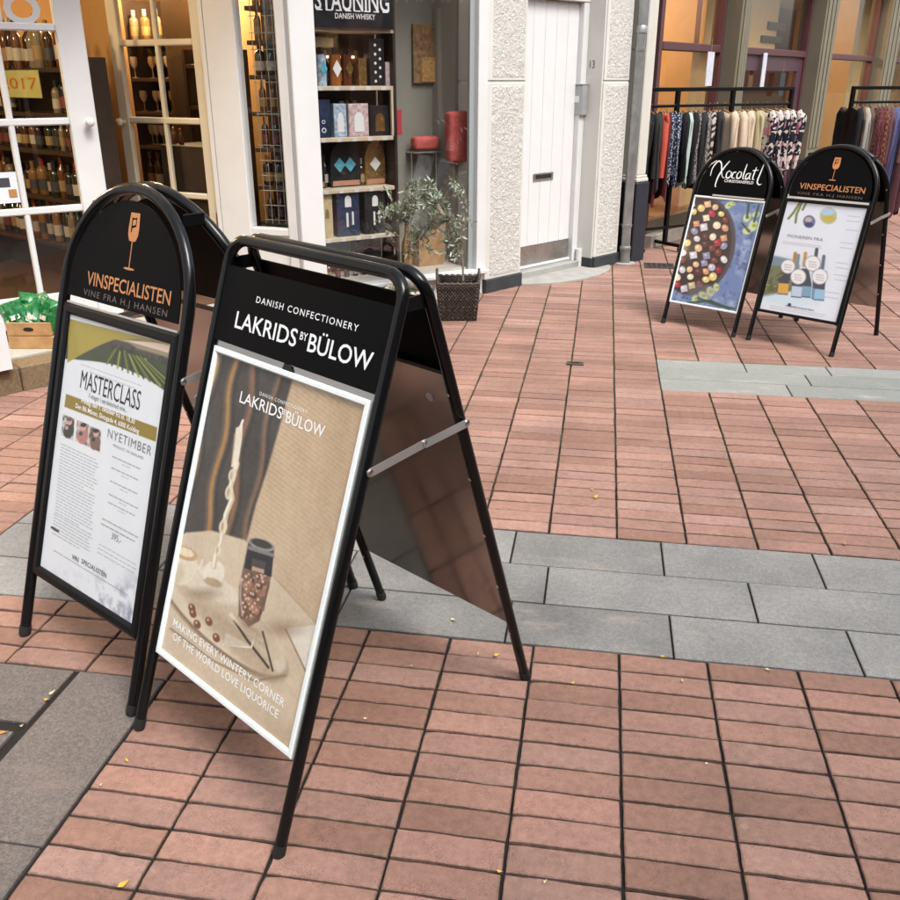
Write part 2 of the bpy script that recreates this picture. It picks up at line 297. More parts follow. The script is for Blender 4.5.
# ------------------------------------------------------------------ printed posters: ink is laid on a fine grid of colour
class Canvas:
    def __init__(s, W, H, corners, base):
        """corners: photo pixels of the sheet's TL, TR, BR, BL; drawing is done in those pixel coordinates"""
        s.W, s.H = W, H; s.Hm = hom([(0, 1), (1, 1), (1, 0), (0, 0)], corners)
        u, v = np.meshgrid(np.linspace(0, 1, W), np.linspace(0, 1, H)); s.u, s.v = u, v
        q = np.stack([u, v, np.ones_like(u)], -1) @ s.Hm.T; s.x = q[..., 0] / q[..., 2]; s.y = q[..., 1] / q[..., 2]
        s.img = np.zeros((H, W, 3)); s.img[:] = base; s.inv = np.linalg.inv(s.Hm)
    def uv(s, x, y):
        q = s.inv @ np.array([x, y, 1.]); return q[0] / q[2], q[1] / q[2]
    def put(s, m, c, a=1.):
        m = np.clip(m, 0, 1)[..., None] * a; c = np.asarray(c, float)
        s.img = s.img * (1 - m) + c * m
    def ell(s, cx, cy, rx, ry, c, ang=0., soft=.8, a=1.):
        ca, sa = math.cos(ang), math.sin(ang); dx, dy = s.x - cx, s.y - cy
        X = (dx * ca + dy * sa) / rx; Y = (-dx * sa + dy * ca) / ry
        d = (1 - np.sqrt(X * X + Y * Y)) * min(rx, ry); s.put(d / soft + .5, c, a)
    def sdist(s, pts):
        best = np.full(s.x.shape, 1e9); ins = np.zeros(s.x.shape, bool)
        for (x0, y0), (x1, y1) in zip(pts, pts[1:] + pts[:1]):
            ex, ey = x1 - x0, y1 - y0; wx, wy = s.x - x0, s.y - y0
            t = np.clip((wx * ex + wy * ey) / (ex * ex + ey * ey + 1e-9), 0, 1)
            best = np.minimum(best, np.hypot(wx - ex * t, wy - ey * t))
            c = (y0 > s.y) != (y1 > s.y); xx = x0 + (s.y - y0) / (ey if abs(ey) > 1e-9 else 1e-9) * ex; ins ^= c & (s.x < xx)
        return np.where(ins, best, -best)
    def poly(s, pts, c, soft=.8, a=1.): s.put(s.sdist(list(pts)) / soft + .5, c, a)
    def line(s, pts, wd, c, soft=.7, a=1.):
        best = np.full(s.x.shape, 1e9)
        for (x0, y0), (x1, y1) in zip(pts, pts[1:]):
            ex, ey = x1 - x0, y1 - y0; wx, wy = s.x - x0, s.y - y0
            t = np.clip((wx * ex + wy * ey) / (ex * ex + ey * ey + 1e-9), 0, 1); best = np.minimum(best, np.hypot(wx - ex * t, wy - ey * t))
        s.put((wd / 2 - best) / soft + .5, c, a)
    def noise(s, sc, seed=0, oct=4):
        g = np.random.default_rng(seed); out = np.zeros(s.x.shape); amp = 1; tot = 0
        for o in range(oct):
            n = int(max(2, s.W / sc * 2 ** o)) + 2; m = int(max(2, s.H / sc * 2 ** o)) + 2; A = g.random((m, n))
            fx = s.u * (n - 1.001); fy = s.v * (m - 1.001); ix = fx.astype(int); iy = fy.astype(int); fx = fx - ix; fy = fy - iy
            fx = fx * fx * (3 - 2 * fx); fy = fy * fy * (3 - 2 * fy)
            out += amp * ((A[iy, ix] * (1 - fx) + A[iy, ix + 1] * fx) * (1 - fy) + (A[iy + 1, ix] * (1 - fx) + A[iy + 1, ix + 1] * fx) * fy); tot += amp; amp *= .55
        return out / tot
    def mesh(s, name, s0, s1, t0, t1, z, m):
        H, W = s.H, s.W; X = s0 + s.u * (s1 - s0); Y = t0 + s.v * (t1 - t0)
        co = np.stack([X, Y, np.full_like(X, z)], -1).reshape(-1, 3)
        i = (np.arange(H - 1)[:, None] * W + np.arange(W - 1)[None]).reshape(-1); q = np.stack([i, i + 1, i + 1 + W, i + W], 1)
        me = bpy.data.meshes.new(name); me.from_pydata(co.tolist(), [], q.tolist())
        ca = me.color_attributes.new('ink', 'FLOAT_COLOR', 'POINT'); col = np.ones((H * W, 4)); col[:, :3] = srgb(np.clip(s.img * np.array([.995, .992, 1.0]), 0, 255)).reshape(-1, 3) * .9
        ca.data.foreach_set('color', col.ravel()); me.materials.append(m); return me
def hom(src, dst):
    A = []
    for (x, y), (X, Y) in zip(src, dst):
        A += [[x, y, 1, 0, 0, 0, -X * x, -X * y, -X], [0, 0, 0, x, y, 1, -Y * x, -Y * y, -Y]]
    return np.linalg.svd(np.array(A, float))[2][-1].reshape(3, 3)

# common finishes
BX0, BPX, BY0, BPY = .1335, .2495, 2.23, .0833
M_BRICK = brick_mat(); M_JOINT = joint_mat(); M_PRINT = print_mat(); M_GLASS = glass_mat(refl=.8)
M_GRAN = stone_mat('grey_granite', (.125, .124, .121), (.285, .28, .268), .18, (.33, .275, .225))
M_GRANL = stone_mat('pale_granite', (.19, .20, .185), (.28, .283, .26), .12, (.46, .42, .36))
M_ROUGH = stone_mat('brown_rough_slab', (.115, .096, .085), (.16, .133, .118), .24, (.22, .165, .14), .85)
M_STEP = stone_mat('brown_sandstone', (.13, .085, .045), (.2, .14, .08), .3, (.09, .075, .045), .85)
M_BLACK = mat('black_powder_coat', (.005, .005, .0055), .17, spec=.28)
M_BLACKP = mat('black_panel', (.004, .004, .0045), .45, spec=.05)
M_SHEET = mat('zinc_sheet', (.36, .35, .34), .12, .94, var=.08, scale=3)
M_STEEL = mat('bare_steel', (.62, .61, .6), .3, 1.)
M_ALU = mat('matt_aluminium', (.6, .6, .6), .42, .85, var=.05)
M_SNAPW = mat('white_snap_frame', (.78, .83, .82), .3)
M_WHITEINK = mat('white_lettering', (.85, .85, .85), .5)
M_COPPER = mat('copper_lettering', (.55, .22, .075), .4, var=.1)
M_GREYINK = mat('dim_bronze_lettering', (.14, .10, .085), .5)
M_WHITE = mat('white_paint', (.63, .635, .63), .45, var=.03, scale=5, bump=.05)
M_CREAM = mat('cream_paint', (.66, .60, .46), .45, var=.04, scale=5, bump=.05)
# ================================================================== ground: joints, bricks, granite bands
A0 = np.array([-.86, 6.88]); dF = unit((.586, .81)); nF = np.array([dF[1], -dF[0]])       # facade line of the corner houses, nF points to the street
C0 = np.array([.41, 9.2]); dC = unit((.47, .883)); nC = np.array([dC[1], -dC[0]])         # set-back clothes shop front
YF0 = 2.947                                                                              # first brick row beyond the granite band
_t = M_BRICK.node_tree                                                                   # shift the colour lattice beyond the band
ground = MB().add([(-60, -30, -.009), (80, -30, -.009), (80, 120, -.009), (-60, 120, -.009)], [(0, 1, 2, 3)]).build('ground', M_JOINT)
tag(ground, 'brick paving of the pedestrian lane with grey granite bands', kind='structure')

def in_street(x, y, m=0.):
    p = np.array([x, y])
    if (p - C0) @ nC < -.05 - m and y > 8.6: return False
    if (p - A0) @ nF < -.30 - m and y < 9.3: return False
    return True
slabs = []
def slab_row(y0, y1, joints, m):
    for a, b in zip(joints, joints[1:]): slabs.append((a, b, y0, y1, m))
XE = BX0 - 9 * BPX
slab_row(2.232, 2.462, [XE, -1.55, -1.1, -.735, -.203, .291, .817, 1.34, 1.86, 2.4, 3.0, 3.6, 4.2], M_GRAN)
slab_row(2.462, 2.703, [XE, -1.42, -.78, -.101, .561, 1.2, 1.8, 2.45, 3.1, 3.7, 4.3], M_GRAN)
slab_row(2.703, 2.945, [XE, -1.72, -1.2, -.72, -.235, .29, .813, 1.33, 1.85, 2.4, 2.95, 3.5, 4.1], M_GRAN)
q0 = YF0 + 21 * BPY; q1 = YF0 + 28 * BPY
slab_row(q0, q0 + .203, [BX0 + BPX, 1.063, 1.72, 2.3, 2.9, 3.5, 4.1], M_GRANL)
slab_row(q0 + .203, q0 + .406, [BX0 + BPX, 1.2, 1.8, 2.45, 3.05, 3.7, 4.3], M_GRANL)
slab_row(q0 + .406, q1, [BX0 + BPX, .886, 1.35, 1.95, 2.6, 3.2, 3.9], M_GRANL)
LS = BX0 - 5 * BPX; YL = 1.897
slabs += [(-1.378, LS - .004, 1.30, YL, M_ROUGH), (-1.378, LS - .004, .62, 1.30, M_ROUGH), (-2.25, -1.392, 1.668, YL, M_ROUGH), (-2.25, -1.405, 1.0, 1.635, M_ROUGH)]
g = .0035
for a, b, y0, y1, m in slabs:
    cx, cy = (a + b) / 2, (y0 + y1) / 2
    mb = MB().chamfer_slab(a - cx + g, b - cx - g, y0 - cy + g, y1 - cy - g, -.03, random.uniform(-.001, .0012), .003, tilt=(random.uniform(-.002, .002), random.uniform(-.003, .003)))
    o = mb.build('granite_slab' if m is not M_ROUGH else 'stone_slab', m, ground); o.location = (cx, cy, 0)
DOORSTEP_C = gp(548, 271)[:2]
def taken(x, y):
    if 2.232 < y < 2.945 and x > XE: return True
    if q0 < y < q1 and x > BX0 + BPX: return True
    if x < LS and y < YL: return True
    return False
cand = []
for rows in ('near', 'far'):
    n = 30 if rows == 'near' else 150
    for j in range(n):
        if rows == 'near': y1 = BY0 - j * BPY; y0 = y1 - BPY
        else: y0 = YF0 + j * BPY; y1 = y0 + BPY
        for i in range(-26, 40):
            x0 = BX0 + i * BPX; x1 = x0 + BPX; cx, cy = (x0 + x1) / 2, (y0 + y1) / 2
            if taken(cx, cy) or not in_street(cx, cy): continue
            if rows == 'far' and cy > 15.2: continue
            cand.append((cx, cy))
for j in range(9):                                  # left of the band the bricks run on through it
    for i in range(-26, -9):
        cx, cy = BX0 + (i + .5) * BPX, BY0 + (j + .5) * .0797
        if in_street(cx, cy): cand.append((cx, cy))
def shows(c):
    x, y = proj((c[0], c[1], 0)); v = np.array([c[0], c[1], -CAMH]); d = np.linalg.norm(v)
    if (v @ CF) < .2 or not (-60 < x < 960 and -60 < y < 990): return 0
    return CAMH / d ** 3
near_ids = set(sorted(range(len(cand)), key=lambda k: -shows(cand[k]))[:298])
hx, hy = BPX / 2 - .0030, BPY / 2 - .0027
variants = []
for k in range(16):
    ring = []; tx, ty = random.uniform(-.005, .005), random.uniform(-.014, .014)       # worn outline with small nicks
    for (ax, ay), (bx, by), n_ in (((-hx, -hy), (hx, -hy), 7), ((hx, -hy), (hx, hy), 3), ((hx, hy), (-hx, hy), 7), ((-hx, hy), (-hx, -hy), 3)):
        for i_ in range(n_): ring.append((ax + (bx - ax) * i_ / n_, ay + (by - ay) * i_ / n_, i_ == 0))
    lo_, mi_, hi_ = [], [], []
    for x, y, cn in ring:
        k_ = 1 - abs(random.gauss(0, .0009)) / hy; c_ = random.uniform(.0016, .0034) * (2.0 if random.random() < .08 else 1) + (.0012 if cn else 0)
        px_, py_ = x * (1 - (1 - k_) * hy / hx), y * k_; sx_, sy_ = math.copysign(1, x), math.copysign(1, y)
        qx_ = px_ - sx_ * c_ if abs(x) > hx - 1e-6 else px_; qy_ = py_ - sy_ * c_ if abs(y) > hy - 1e-6 else py_
        lo_.append((px_, py_, -.035)); mi_.append((px_, py_, -c_ * .8 + tx * x + ty * y)); hi_.append((qx_, qy_, tx * x + ty * y))
    nr = len(ring); mb = MB().add(lo_ + mi_ + hi_, [tuple(range(2 * nr, 3 * nr))] + [(a_ * nr + i_, a_ * nr + (i_ + 1) % nr, (a_ + 1) * nr + (i_ + 1) % nr, (a_ + 1) * nr + i_) for a_ in (0, 1) for i_ in range(nr)])
    variants.append(mb.mesh('brick', M_BRICK))
far = MB()
for k, (cx, cy) in enumerate(cand):
    dz = random.gauss(0, .0009)
    if k in near_ids:
        o = link('brick', random.choice(variants), ground); o.location = (cx + random.uniform(-.0008, .0008), cy + random.uniform(-.0008, .0008), dz)
    else:
        far.chamfer_slab(cx - hx + random.uniform(0, .003), cx + hx - random.uniform(0, .003), cy - hy, cy + hy, -.03, dz, .003, rot=random.uniform(-.006, .006), tilt=(random.uniform(-.005, .005), random.uniform(-.014, .014)))
tag(far.build('brick_field', M_BRICK, ground), kind='stuff')

# ================================================================== A-boards
def tube_path(w, D, H, gap, arch, rc=.055):
    """outline of one U-frame in its own plane: (s, t)"""
    L = math.hypot(H, D / 2 - gap); hw = w / 2; pts = [(-hw, 0)]
    if arch:
        tb = L - hw * arch
        pts += [(-hw, tb * .5), (-hw, tb)] + [(-hw * math.cos(a), tb + hw * arch * math.sin(a)) for a in np.linspace(.12, math.pi - .12, 23)] + [(hw, tb), (hw, tb * .5)]
    else:
        pts += [(-hw, L * .5), (-hw, L - rc)] + [(-hw + rc - rc * math.cos(a), L - rc + rc * math.sin(a)) for a in np.linspace(.2, math.pi / 2, 6)]
        pts += [(hw - rc + rc * math.sin(a), L - rc + rc * math.cos(a)) for a in np.linspace(0, math.pi / 2 - .2, 6)] + [(hw, L - rc), (hw, L * .5)]
    return pts + [(hw, 0)], L
class Board: pass
def a_board(label, c, ang, w, D, H, arch=0, r=.013, gap=.02, tilt=0., brace_t=.88, head=(1.03, 1.2), sheet=(.225, 1.03), hw_in=None, rivets=(.2, .38, .56, .74, .98), sheet_col=None):
    B = Board(); B.root = root = empty('a_board', (*c, 0), ang, label, 'sign', 'A-boards standing on the paving')
    if tilt: root.matrix_basis = root.matrix_basis @ Matrix.Rotation(tilt, 4, 'Y')
    pts, L = tube_path(w, D, H, gap, arch); sa = (D / 2 - gap) / L; ca = H / L
    Pf = Matrix(((1, 0, 0, 0), (0, sa, -ca, -D / 2), (0, ca, sa, 0), (0, 0, 0, 1)))
    Pb = Matrix.Rotation(math.pi, 4, 'Z') @ Pf
    B.P, B.Pb, B.L = Pf, Pb, L; hw = (hw_in or w / 2 - r * .6); B.hw = hw
    rv = MB().lathe([(.0045, 0), (.0045, .0015), (.003, .003)], 8).mesh('rivet', M_STEEL, 40)
    for k, P in enumerate((Pf, Pb)):
        MB().tube([(s, t + (.012 if t == 0 else 0), 0) for s, t in pts], r, 12).xf(P).build('frame_tube', M_BLACK, root, 50)
        for s in (-1, 1):
            MB().tube([(s * w / 2, -.001, 0), (s * w / 2, .006, 0), (s * w / 2, .03, 0)], [r * 1.0, r * 1.1, r * 1.1], 12).xf(P).build('rubber_foot', MC.get('rubber') or mat('rubber', (.01, .01, .01), .7), root, 50)
        # printed header plate
        h0, h1 = head
        if arch:
            tb = L - w / 2 * arch; rr = hw - (.018 if k == 0 else .004)
            top = h1 - tb; e = top / rr
            prof = [(-rr, h0), (rr, h0), (rr, tb)] + [(rr * math.cos(a), tb + rr * e * math.sin(a)) for a in np.linspace(.15, math.pi - .15, 21)] + [(-rr, tb)]
        else:
            prof = [(-hw, h0), (hw, h0), (hw, h1), (-hw, h1)]
        hd = MB().prism(prof, .004, .0075).xf(P).build('header_panel', M_BLACKP, root)
        if k == 0: B.header = hd
        sh = MB().box(-hw, hw, sheet[0], sheet[1] - .004, -.0012, .0008).xf(P).build('backing_sheet', sheet_col or M_SHEET, root)
        if k == 0: B.sheet = sh
        else: B.bsheet = sh
        MB().box(-hw, hw, sheet[1] - .004, sheet[1] + .006, -.006, .003).xf(P).build('cross_rail', M_BLACK, root)
        for s in (-1, 1):
            for q in rivets:
                o = link('rivet', rv, root); o.matrix_basis = P @ Matrix.Translation((s * (w / 2 - .003), q, -r * .95)) @ Matrix.Rotation(math.pi, 4, 'X')
    # folding struts between the two frames
    for s in (-1, 1):
        x = s * (w / 2 + r + .004); a = Pf @ Vector((0, brace_t, 0)); b = Pb @ Vector((0, brace_t + .03, 0))
        a = Vector((x, a.y, a.z)); b = Vector((x, b.y, b.z)); m = (a + b) / 2 + Vector((s * .004, .01, .006))
        for p, q, dx in ((a, m, 0), (m, b, s * .003)):
            d = (q - p).normalized(); n = Vector((0, -d.z, d.y)) * .0095
            e = d * .008; poly = [p - e - n * .6, p - n, q - n, q + e - n * .6, q + e + n * .6, q + n, p + n, p - e + n * .6]
            mb = MB(); vs = [v + Vector((dx - .0012, 0, 0)) for v in poly] + [v + Vector((dx + .0012, 0, 0)) for v in poly]
            mb.add(vs, [tuple(range(8)), tuple(range(15, 7, -1))] + [(i, 8 + i, 8 + (i + 1) % 8, (i + 1) % 8) for i in range(8)])
            st = mb.build('strut', M_ALU, root)
            for pt in ((p, q) if dx == 0 else (q,)):
                MB().lathe([(.0075, 0), (.0075, .002), (.005, .0035)], 12).xf(Matrix.Translation((pt.x + dx + s * .001, pt.y, pt.z)) @ Matrix.Rotation(s * math.pi / 2, 4, 'Y')).build('pivot', M_STEEL, st, 40)
    # hinge plates holding the frames together near the top
    for s in (-1, 1):
        y = gap + .012; z = H * .955
        if arch: xx, z = w * .36, H - w * .1
        else: xx = w / 2 - .004
        MB().box(s * xx - .002, s * xx + .002, -y, y, z - .02, z + .012).build('hinge', M_BLACK, root, bevel=.002)
    return B
def poster_frame(B, hw, t0, t1, wd, m, n0=.0008, n1=.010):
    mb = MB()
    prof = [(0, n0), (0, n1 * .7), (wd * .25, n1), (wd * .75, n1), (wd, n1 * .55), (wd, n0)]
    ring = [(-hw, t0), (hw, t0), (hw, t1), (-hw, t1)]; ins = [(1, 1), (-1, 1), (-1, -1), (1, -1)]
    vs = [(x + dx * q, y + dy * q, z) for (x, y), (dx, dy) in zip(ring, ins) for q, z in prof]; n = len(prof)
    fs = [(i * n + k, ((i + 1) % 4) * n + k, ((i + 1) % 4) * n + k + 1, i * n + k + 1) for i in range(4) for k in range(n - 1)]
    mb.add(vs, fs); return mb.xf(B.P).build('poster_frame', m, B.root)
def poster(B, cv, s0, s1, t0, t1):
    me = cv.mesh('poster', s0, s1, t0, t1, .0025, M_PRINT); me.transform(B.P); B.sp = (s0, s1, t0, t1); B.cv = cv
    B.poster = link('poster', me, B.root); return B.poster
def ptext(B, s, a, b, h, m, bold=0., space=1., z=.0032, shear=0.):
    """lettering on the poster: a, b are photo pixels of the baseline's ends, h the capital height in metres"""
    s0, s1, t0, t1 = B.sp; ua, va = B.cv.uv(*a); ub, vb = B.cv.uv(*b)
    xa, xb = s0 + ua * (s1 - s0), s0 + ub * (s1 - s0); ya, yb = t0 + va * (t1 - t0), t0 + vb * (t1 - t0)
    return text_mb(s, xa, xb, (ya + yb) / 2, h, z, bold, space, shear).xf(B.P).build('lettering', m, B.poster)
def htext(B, s, x0, x1, t, h, m, bold=0., space=1., shear=0., slope=0.):
    return text_mb(s, x0, x1, t, h, .0081, bold, space, shear, slope).xf(B.P).build('lettering', m, B.header)
def hshape(B, pts, m, z0=.0076, z1=.0081, name='emblem'):
    return MB().prism(pts, z0, z1).xf(B.P).build(name, m, B.header)
def wine_glass(B, cx, t0, t1, k=1.):
    """orange champagne flute with a small flag in it"""
    H = t1 - t0; bw = H * .155; tb = t0 + H * .52
    bowl = [(-.62, 0), (-.95, .2), (-1, .45), (-.86, 1), (.86, 1), (1, .45), (.95, .2), (.62, 0), (0, -.03)]
    hshape(B, [(cx + x * bw, tb + y * (t1 - tb)) for x, y in bowl][::-1], M_COPPER)
    hshape(B, [(cx - .0016, t0 + H * .06), (cx + .0016, t0 + H * .06), (cx + .0016, tb), (cx - .0016, tb)], M_COPPER)
    hshape(B, [(cx + bw * 1.05 * math.cos(a), t0 + H * .04 + H * .022 * math.sin(a)) for a in np.linspace(0, 2 * math.pi, 15)[:-1]], M_COPPER, z1=.0079)
    fl = [(-.5, .3), (-.32, .3), (-.3, .45), (.42, .52), (.42, .85), (-.1, .8), (-.5, .84)]
    hshape(B, [(cx + x * bw, tb + y * (t1 - tb)) for x, y in fl], M_BLACKP, .0082, .0085)
    hshape(B, [(cx + x * bw, tb + y * (t1 - tb)) for x, y in [(-.28, .53), (.3, .58), (.3, .77), (-.28, .74)]], M_COPPER, .0086, .0088)
def cross(B, s0, s1, t0, t1): pass

# ---- board with the liquorice poster (nearest, right of the pair)
Bb = a_board('nearest black A-board with a beige poster of candle and jar of sweets', (-.610, 1.884), -.5889, .590, .855, 1.2, r=.0135, head=(1.027, 1.205), sheet=(.225, 1.03), tilt=.014, brace_t=.873)
poster_frame(Bb, .276, .222, 1.012, .015, M_SNAPW)
cv = Canvas(240, 360, [(222, 356), (370, 405), (287, 740), (167, 651)], (118, 96, 76))
nb = cv.noise(60, 3)
cv.put(np.ones_like(cv.x), (74, 66, 60)); cv.put(nb * .6, (40, 35, 33))
for k, (xa, xb, wd, c) in enumerate([(222, 180, 7, (168, 134, 72)), (243, 207, 6, (150, 112, 62)), (262, 228, 5, (120, 84, 58)), (287, 246, 4, (112, 84, 66)), (205, 170, 5, (150, 118, 66))]):   # curtain folds
    pts = [(xa + (xb - xa) * q + 2.4 * math.sin(q * 13 + k * 2), 348 + 205 * q) for q in np.linspace(0, 1, 30)]
    cv.line(pts, wd + 3, (112, 92, 68), 3, .8); cv.line(pts, wd * .62, np.array(c) * 1.12, 1.8, .95); cv.line([(x + wd * .9, y) for x, y in pts], 3, (34, 30, 28), 3, .7)
cl = [(297, 378), (284, 425), (271, 470), (258, 510), (247, 552), (262, 566), (330, 640), (345, 560), (380, 410), (372, 398)]
cv.poly(cl, (204, 178, 144), 2.5)
mk = np.clip(cv.sdist(cl) / 3 + .5, 0, 1)
wv = .5 + .5 * np.sin((cv.x * .75 - cv.y * 1.0) * 1.15)                                  # woven cloth
cv.put(mk * wv * .34, (164, 134, 102)); cv.put(mk * np.clip((cv.x - 285 - (470 - cv.y) * .25) / 60, 0, 1) * .35, (166, 136, 102)); cv.put(mk * np.clip((cv.y - 450) / 120, 0, 1) * .5, (205, 184, 154))
tab = [(150, 565), (190, 540), (215, 537), (247, 545), (262, 566), (330, 640), (320, 760), (150, 660)]
cv.poly(tab, (208, 190, 162), 2); mk = np.clip(cv.sdist(tab) / 3 + .5, 0, 1)
cv.put(mk * np.clip((cv.y - 640 - (cv.x - 165) * .5) / 40, 0, 1) * .8, (178, 158, 130))
cv.ell(224, 622, 78, 26, (120, 100, 78), .72, 3, .8); cv.ell(224, 617, 78, 26, (214, 199, 172), .72, 1.5); cv.ell(226, 612, 70, 20, (202, 186, 158), .72, 2)   # tray
cv.ell(236, 640, 60, 10, (176, 156, 128), .76, 6, .7); cv.ell(205, 585, 42, 12, (224, 212, 190), .5, 3, .8)
cv.line([(176, 632), (215, 660), (255, 678), (284, 672)], 2, (146, 124, 98), 1.5, .9)
cv.poly([(285, 628), (330, 622), (322, 690), (310, 682)], (222, 214, 196), 1.5); cv.line([(285, 629), (310, 682)], 1.4, (140, 120, 96), 1)          # book
cv.ell(187, 573, 14, 18, (226, 214, 188), .25, 1.5); cv.ell(190, 560, 12, 6.5, (196, 160, 116), .35, 1); cv.ell(190, 559, 8, 4, (232, 214, 184), .35, 1); cv.ell(182, 580, 6, 10, (198, 184, 150), .2, 4, .7)   # cup
cv.ell(217, 578, 10, 12, (232, 222, 202), .3, 1.5); cv.ell(216, 587, 9, 4, (170, 146, 112), .3, 1.5, .8); cv.line([(206, 566), (203, 575), (208, 583)], 2.4, (228, 216, 190))            # candle foot
st = [(240, 470), (237, 480), (233, 495), (235, 505), (229, 520), (226, 535), (224, 548), (219, 560), (217, 572)]
cv.line(st, 5, (206, 190, 158), 1.2); cv.line([(x - .8, y) for x, y in st], 2.2, (238, 228, 206), 1)
for x, y, r_ in [(232, 499, 5), (226, 533, 5), (221, 556, 3.5), (235, 482, 4.5)]: cv.ell(x, y, r_ * .8, r_ * 1.5, (224, 212, 184), .15, 1.2); cv.ell(x - .8, y, r_ * .3, r_ * .9, (160, 138, 100), .15, 1, .6)
cv.poly([(239, 434), (246, 430), (245, 445), (240, 476), (234, 473), (237, 455)], (233, 222, 200), 1); cv.line([(246, 426), (243, 434)], 2.4, (238, 230, 212)); cv.line([(238, 440), (235, 470)], 1.4, (190, 172, 140), 1, .8)
jar = [(250, 548), (274, 556), (270, 590), (260, 622), (250, 628), (240, 618), (241, 590)]
cv.poly(jar, (120, 94, 78), 1.4)
g_ = np.random.default_rng(4)
for _ in range(120):                                                                   # sweets in the jar
    x, y = g_.uniform(242, 270), g_.uniform(578, 624)
    if x > 244.5 and x < 269 - (y - 578) * .26 and y < 621: cv.ell(x, y, 2.7, 3.3, np.array((142, 104, 82)) * g_.uniform(.62, 1.25), .4, .9); cv.ell(x - 1, y - 1.3, 1.2, 1.4, (214, 188, 168), 0, .8)
cv.line([(243, 582), (242, 600), (244, 617)], 1.3, (208, 188, 168), 1, .8); cv.line([(269, 585), (264, 612)], 1.1, (90, 66, 54), 1, .8); cv.poly([(251, 546), (275, 553), (272, 580), (246, 572)], (34, 33, 36), 1); cv.ell(263, 549, 13, 5.5, (150, 146, 138), .28, 1); cv.ell(263, 548, 10.5, 4, (52, 48, 46), .28, 1); cv.poly([(250, 550), (275, 557), (275, 561), (250, 554)], (128, 124, 120), 1)
cv.poly([(254, 562), (267, 566), (265, 577), (252, 573)], (72, 68, 66), .8); cv.poly([(254, 570), (265, 573), (265, 577), (253, 574)], (196, 160, 130), .8)
for x, y in [(196, 612), (201, 627), (212, 624), (219, 639), (197, 617)]: cv.ell(x, y, 3.2, 4.4, (118, 74, 56), -.4, 1); cv.ell(x - .8, y - 1.5, 1, 1.4, (214, 168, 140), 0, .8)
cv.line([(236, 622), (248, 640), (268, 665)], 2.4, (74, 62, 54)); cv.line([(263, 632), (272, 668)], 1.8, (64, 54, 48)); cv.line([(226, 645), (252, 647), (256, 634), (245, 628)], 1.8, (226, 216, 196)); cv.line([(233, 617), (247, 632), (262, 640)], 3.4, (226, 212, 186), 1)
cv.poly([(228, 634), (252, 646), (226, 646)], (204, 190, 166), 1)
cv.ell(252, 632, 16, 5, (150, 126, 98), .7, 5, .5)
cv.put(np.clip(1 - np.hypot((cv.x - 283) / 26, (cv.y - 628) / 12), 0, 1) * .6, (132, 108, 84)); cv.put(np.clip(1 - np.hypot((cv.x - 208) / 20, (cv.y - 598) / 8), 0, 1) * .7, (140, 118, 92))
cv.img += (cv.noise(30, 9)[..., None] - .5) * 20 + (cv.noise(3, 19, 2)[..., None] - .5) * 16
poster(Bb, cv, -.263, .263, .235, .999)
ptext(Bb, 'LAKRIDS', (243, 406), (284, 424), .026, M_WHITEINK, .006)
ptext(Bb, 'BY', (285, 417), (291, 420), .012, M_WHITEINK, .01)
ptext(Bb, 'BÜLOW', (288, 427), (326, 439), .026, M_WHITEINK, .006)
ptext(Bb, 'DANISH CONFECTIONERY', (263, 399), (310, 416), .008, M_WHITEINK, .0, 1.25)
ptext(Bb, 'MAKING EVERY WINTERY CORNER', (178, 630), (282, 700), .019, M_WHITEINK, .006, 1.05)
ptext(Bb, 'OF THE WORLD LOVE LIQUORICE', (178, 642), (276, 711), .019, M_WHITEINK, .006, 1.05)
htext(Bb, 'DANISH CONFECTIONERY', -.150, .198, 1.137, .0145, M_WHITEINK, .004, 1.25)
htext(Bb, 'LAKRIDS', -.212, .016, 1.068, .038, M_WHITEINK, .010); htext(Bb, 'BY', .025, .05, 1.087, .017, M_WHITEINK, .008); htext(Bb, 'BÜLOW', .056, .258, 1.068, .038, M_WHITEINK, .010)
MB().prism([(-.02, 1.0), (.03, 1.0), (.012, 1.024), (-.014, 1.026)], .001, .004).xf(Bb.P).build('catch', M_BLACK, Bb.root)
MB().lathe([(.011, 0), (.011, .0012)], 16).xf(Bb.Pb @ Matrix.Translation((-.215, .945, -.0013)) @ Matrix.Rotation(math.pi, 4, 'X')).build('price_dot', M_WHITEINK, Bb.bsheet)

# ---- board with the masterclass poster (nearest, left of the pair)
Ba = a_board('black arched A-board with a white wine tasting poster, left of the near pair', (-1.183, 2.246), -.522, .573, .825, 1.288, arch=1.0, r=.0155, head=(1.035, 1.315), sheet=(.21, 1.0), brace_t=.90, tilt=.004)
M_SNAPB = mat('black_snap_frame', (.006, .006, .0065), .3, spec=.14)
poster_frame(Ba, .270, .205, 1.012, .030, M_SNAPB, n1=.012)
MB().box(-.26, .26, 1.013, 1.018, -.002, .006).xf(Ba.P).build('hanging_rail', M_ALU, Ba.root)
cv = Canvas(240, 370, [(80, 317), (186, 351), (140, 624), (43, 568)], (228, 231, 231))
cv.put(cv.noise(22, 5) * .35, (206, 210, 214))
hl = [(74, 362), (78, 322), (186, 352), (181, 399), (172, 391), (150, 379), (125, 369), (100, 364)]
cv.poly(hl, (66, 60, 56), 1)
cv.poly([(86, 363), (112, 352), (140, 349), (182, 370), (180, 398), (160, 384), (135, 371), (110, 366)], (58, 66, 40), 1.5)
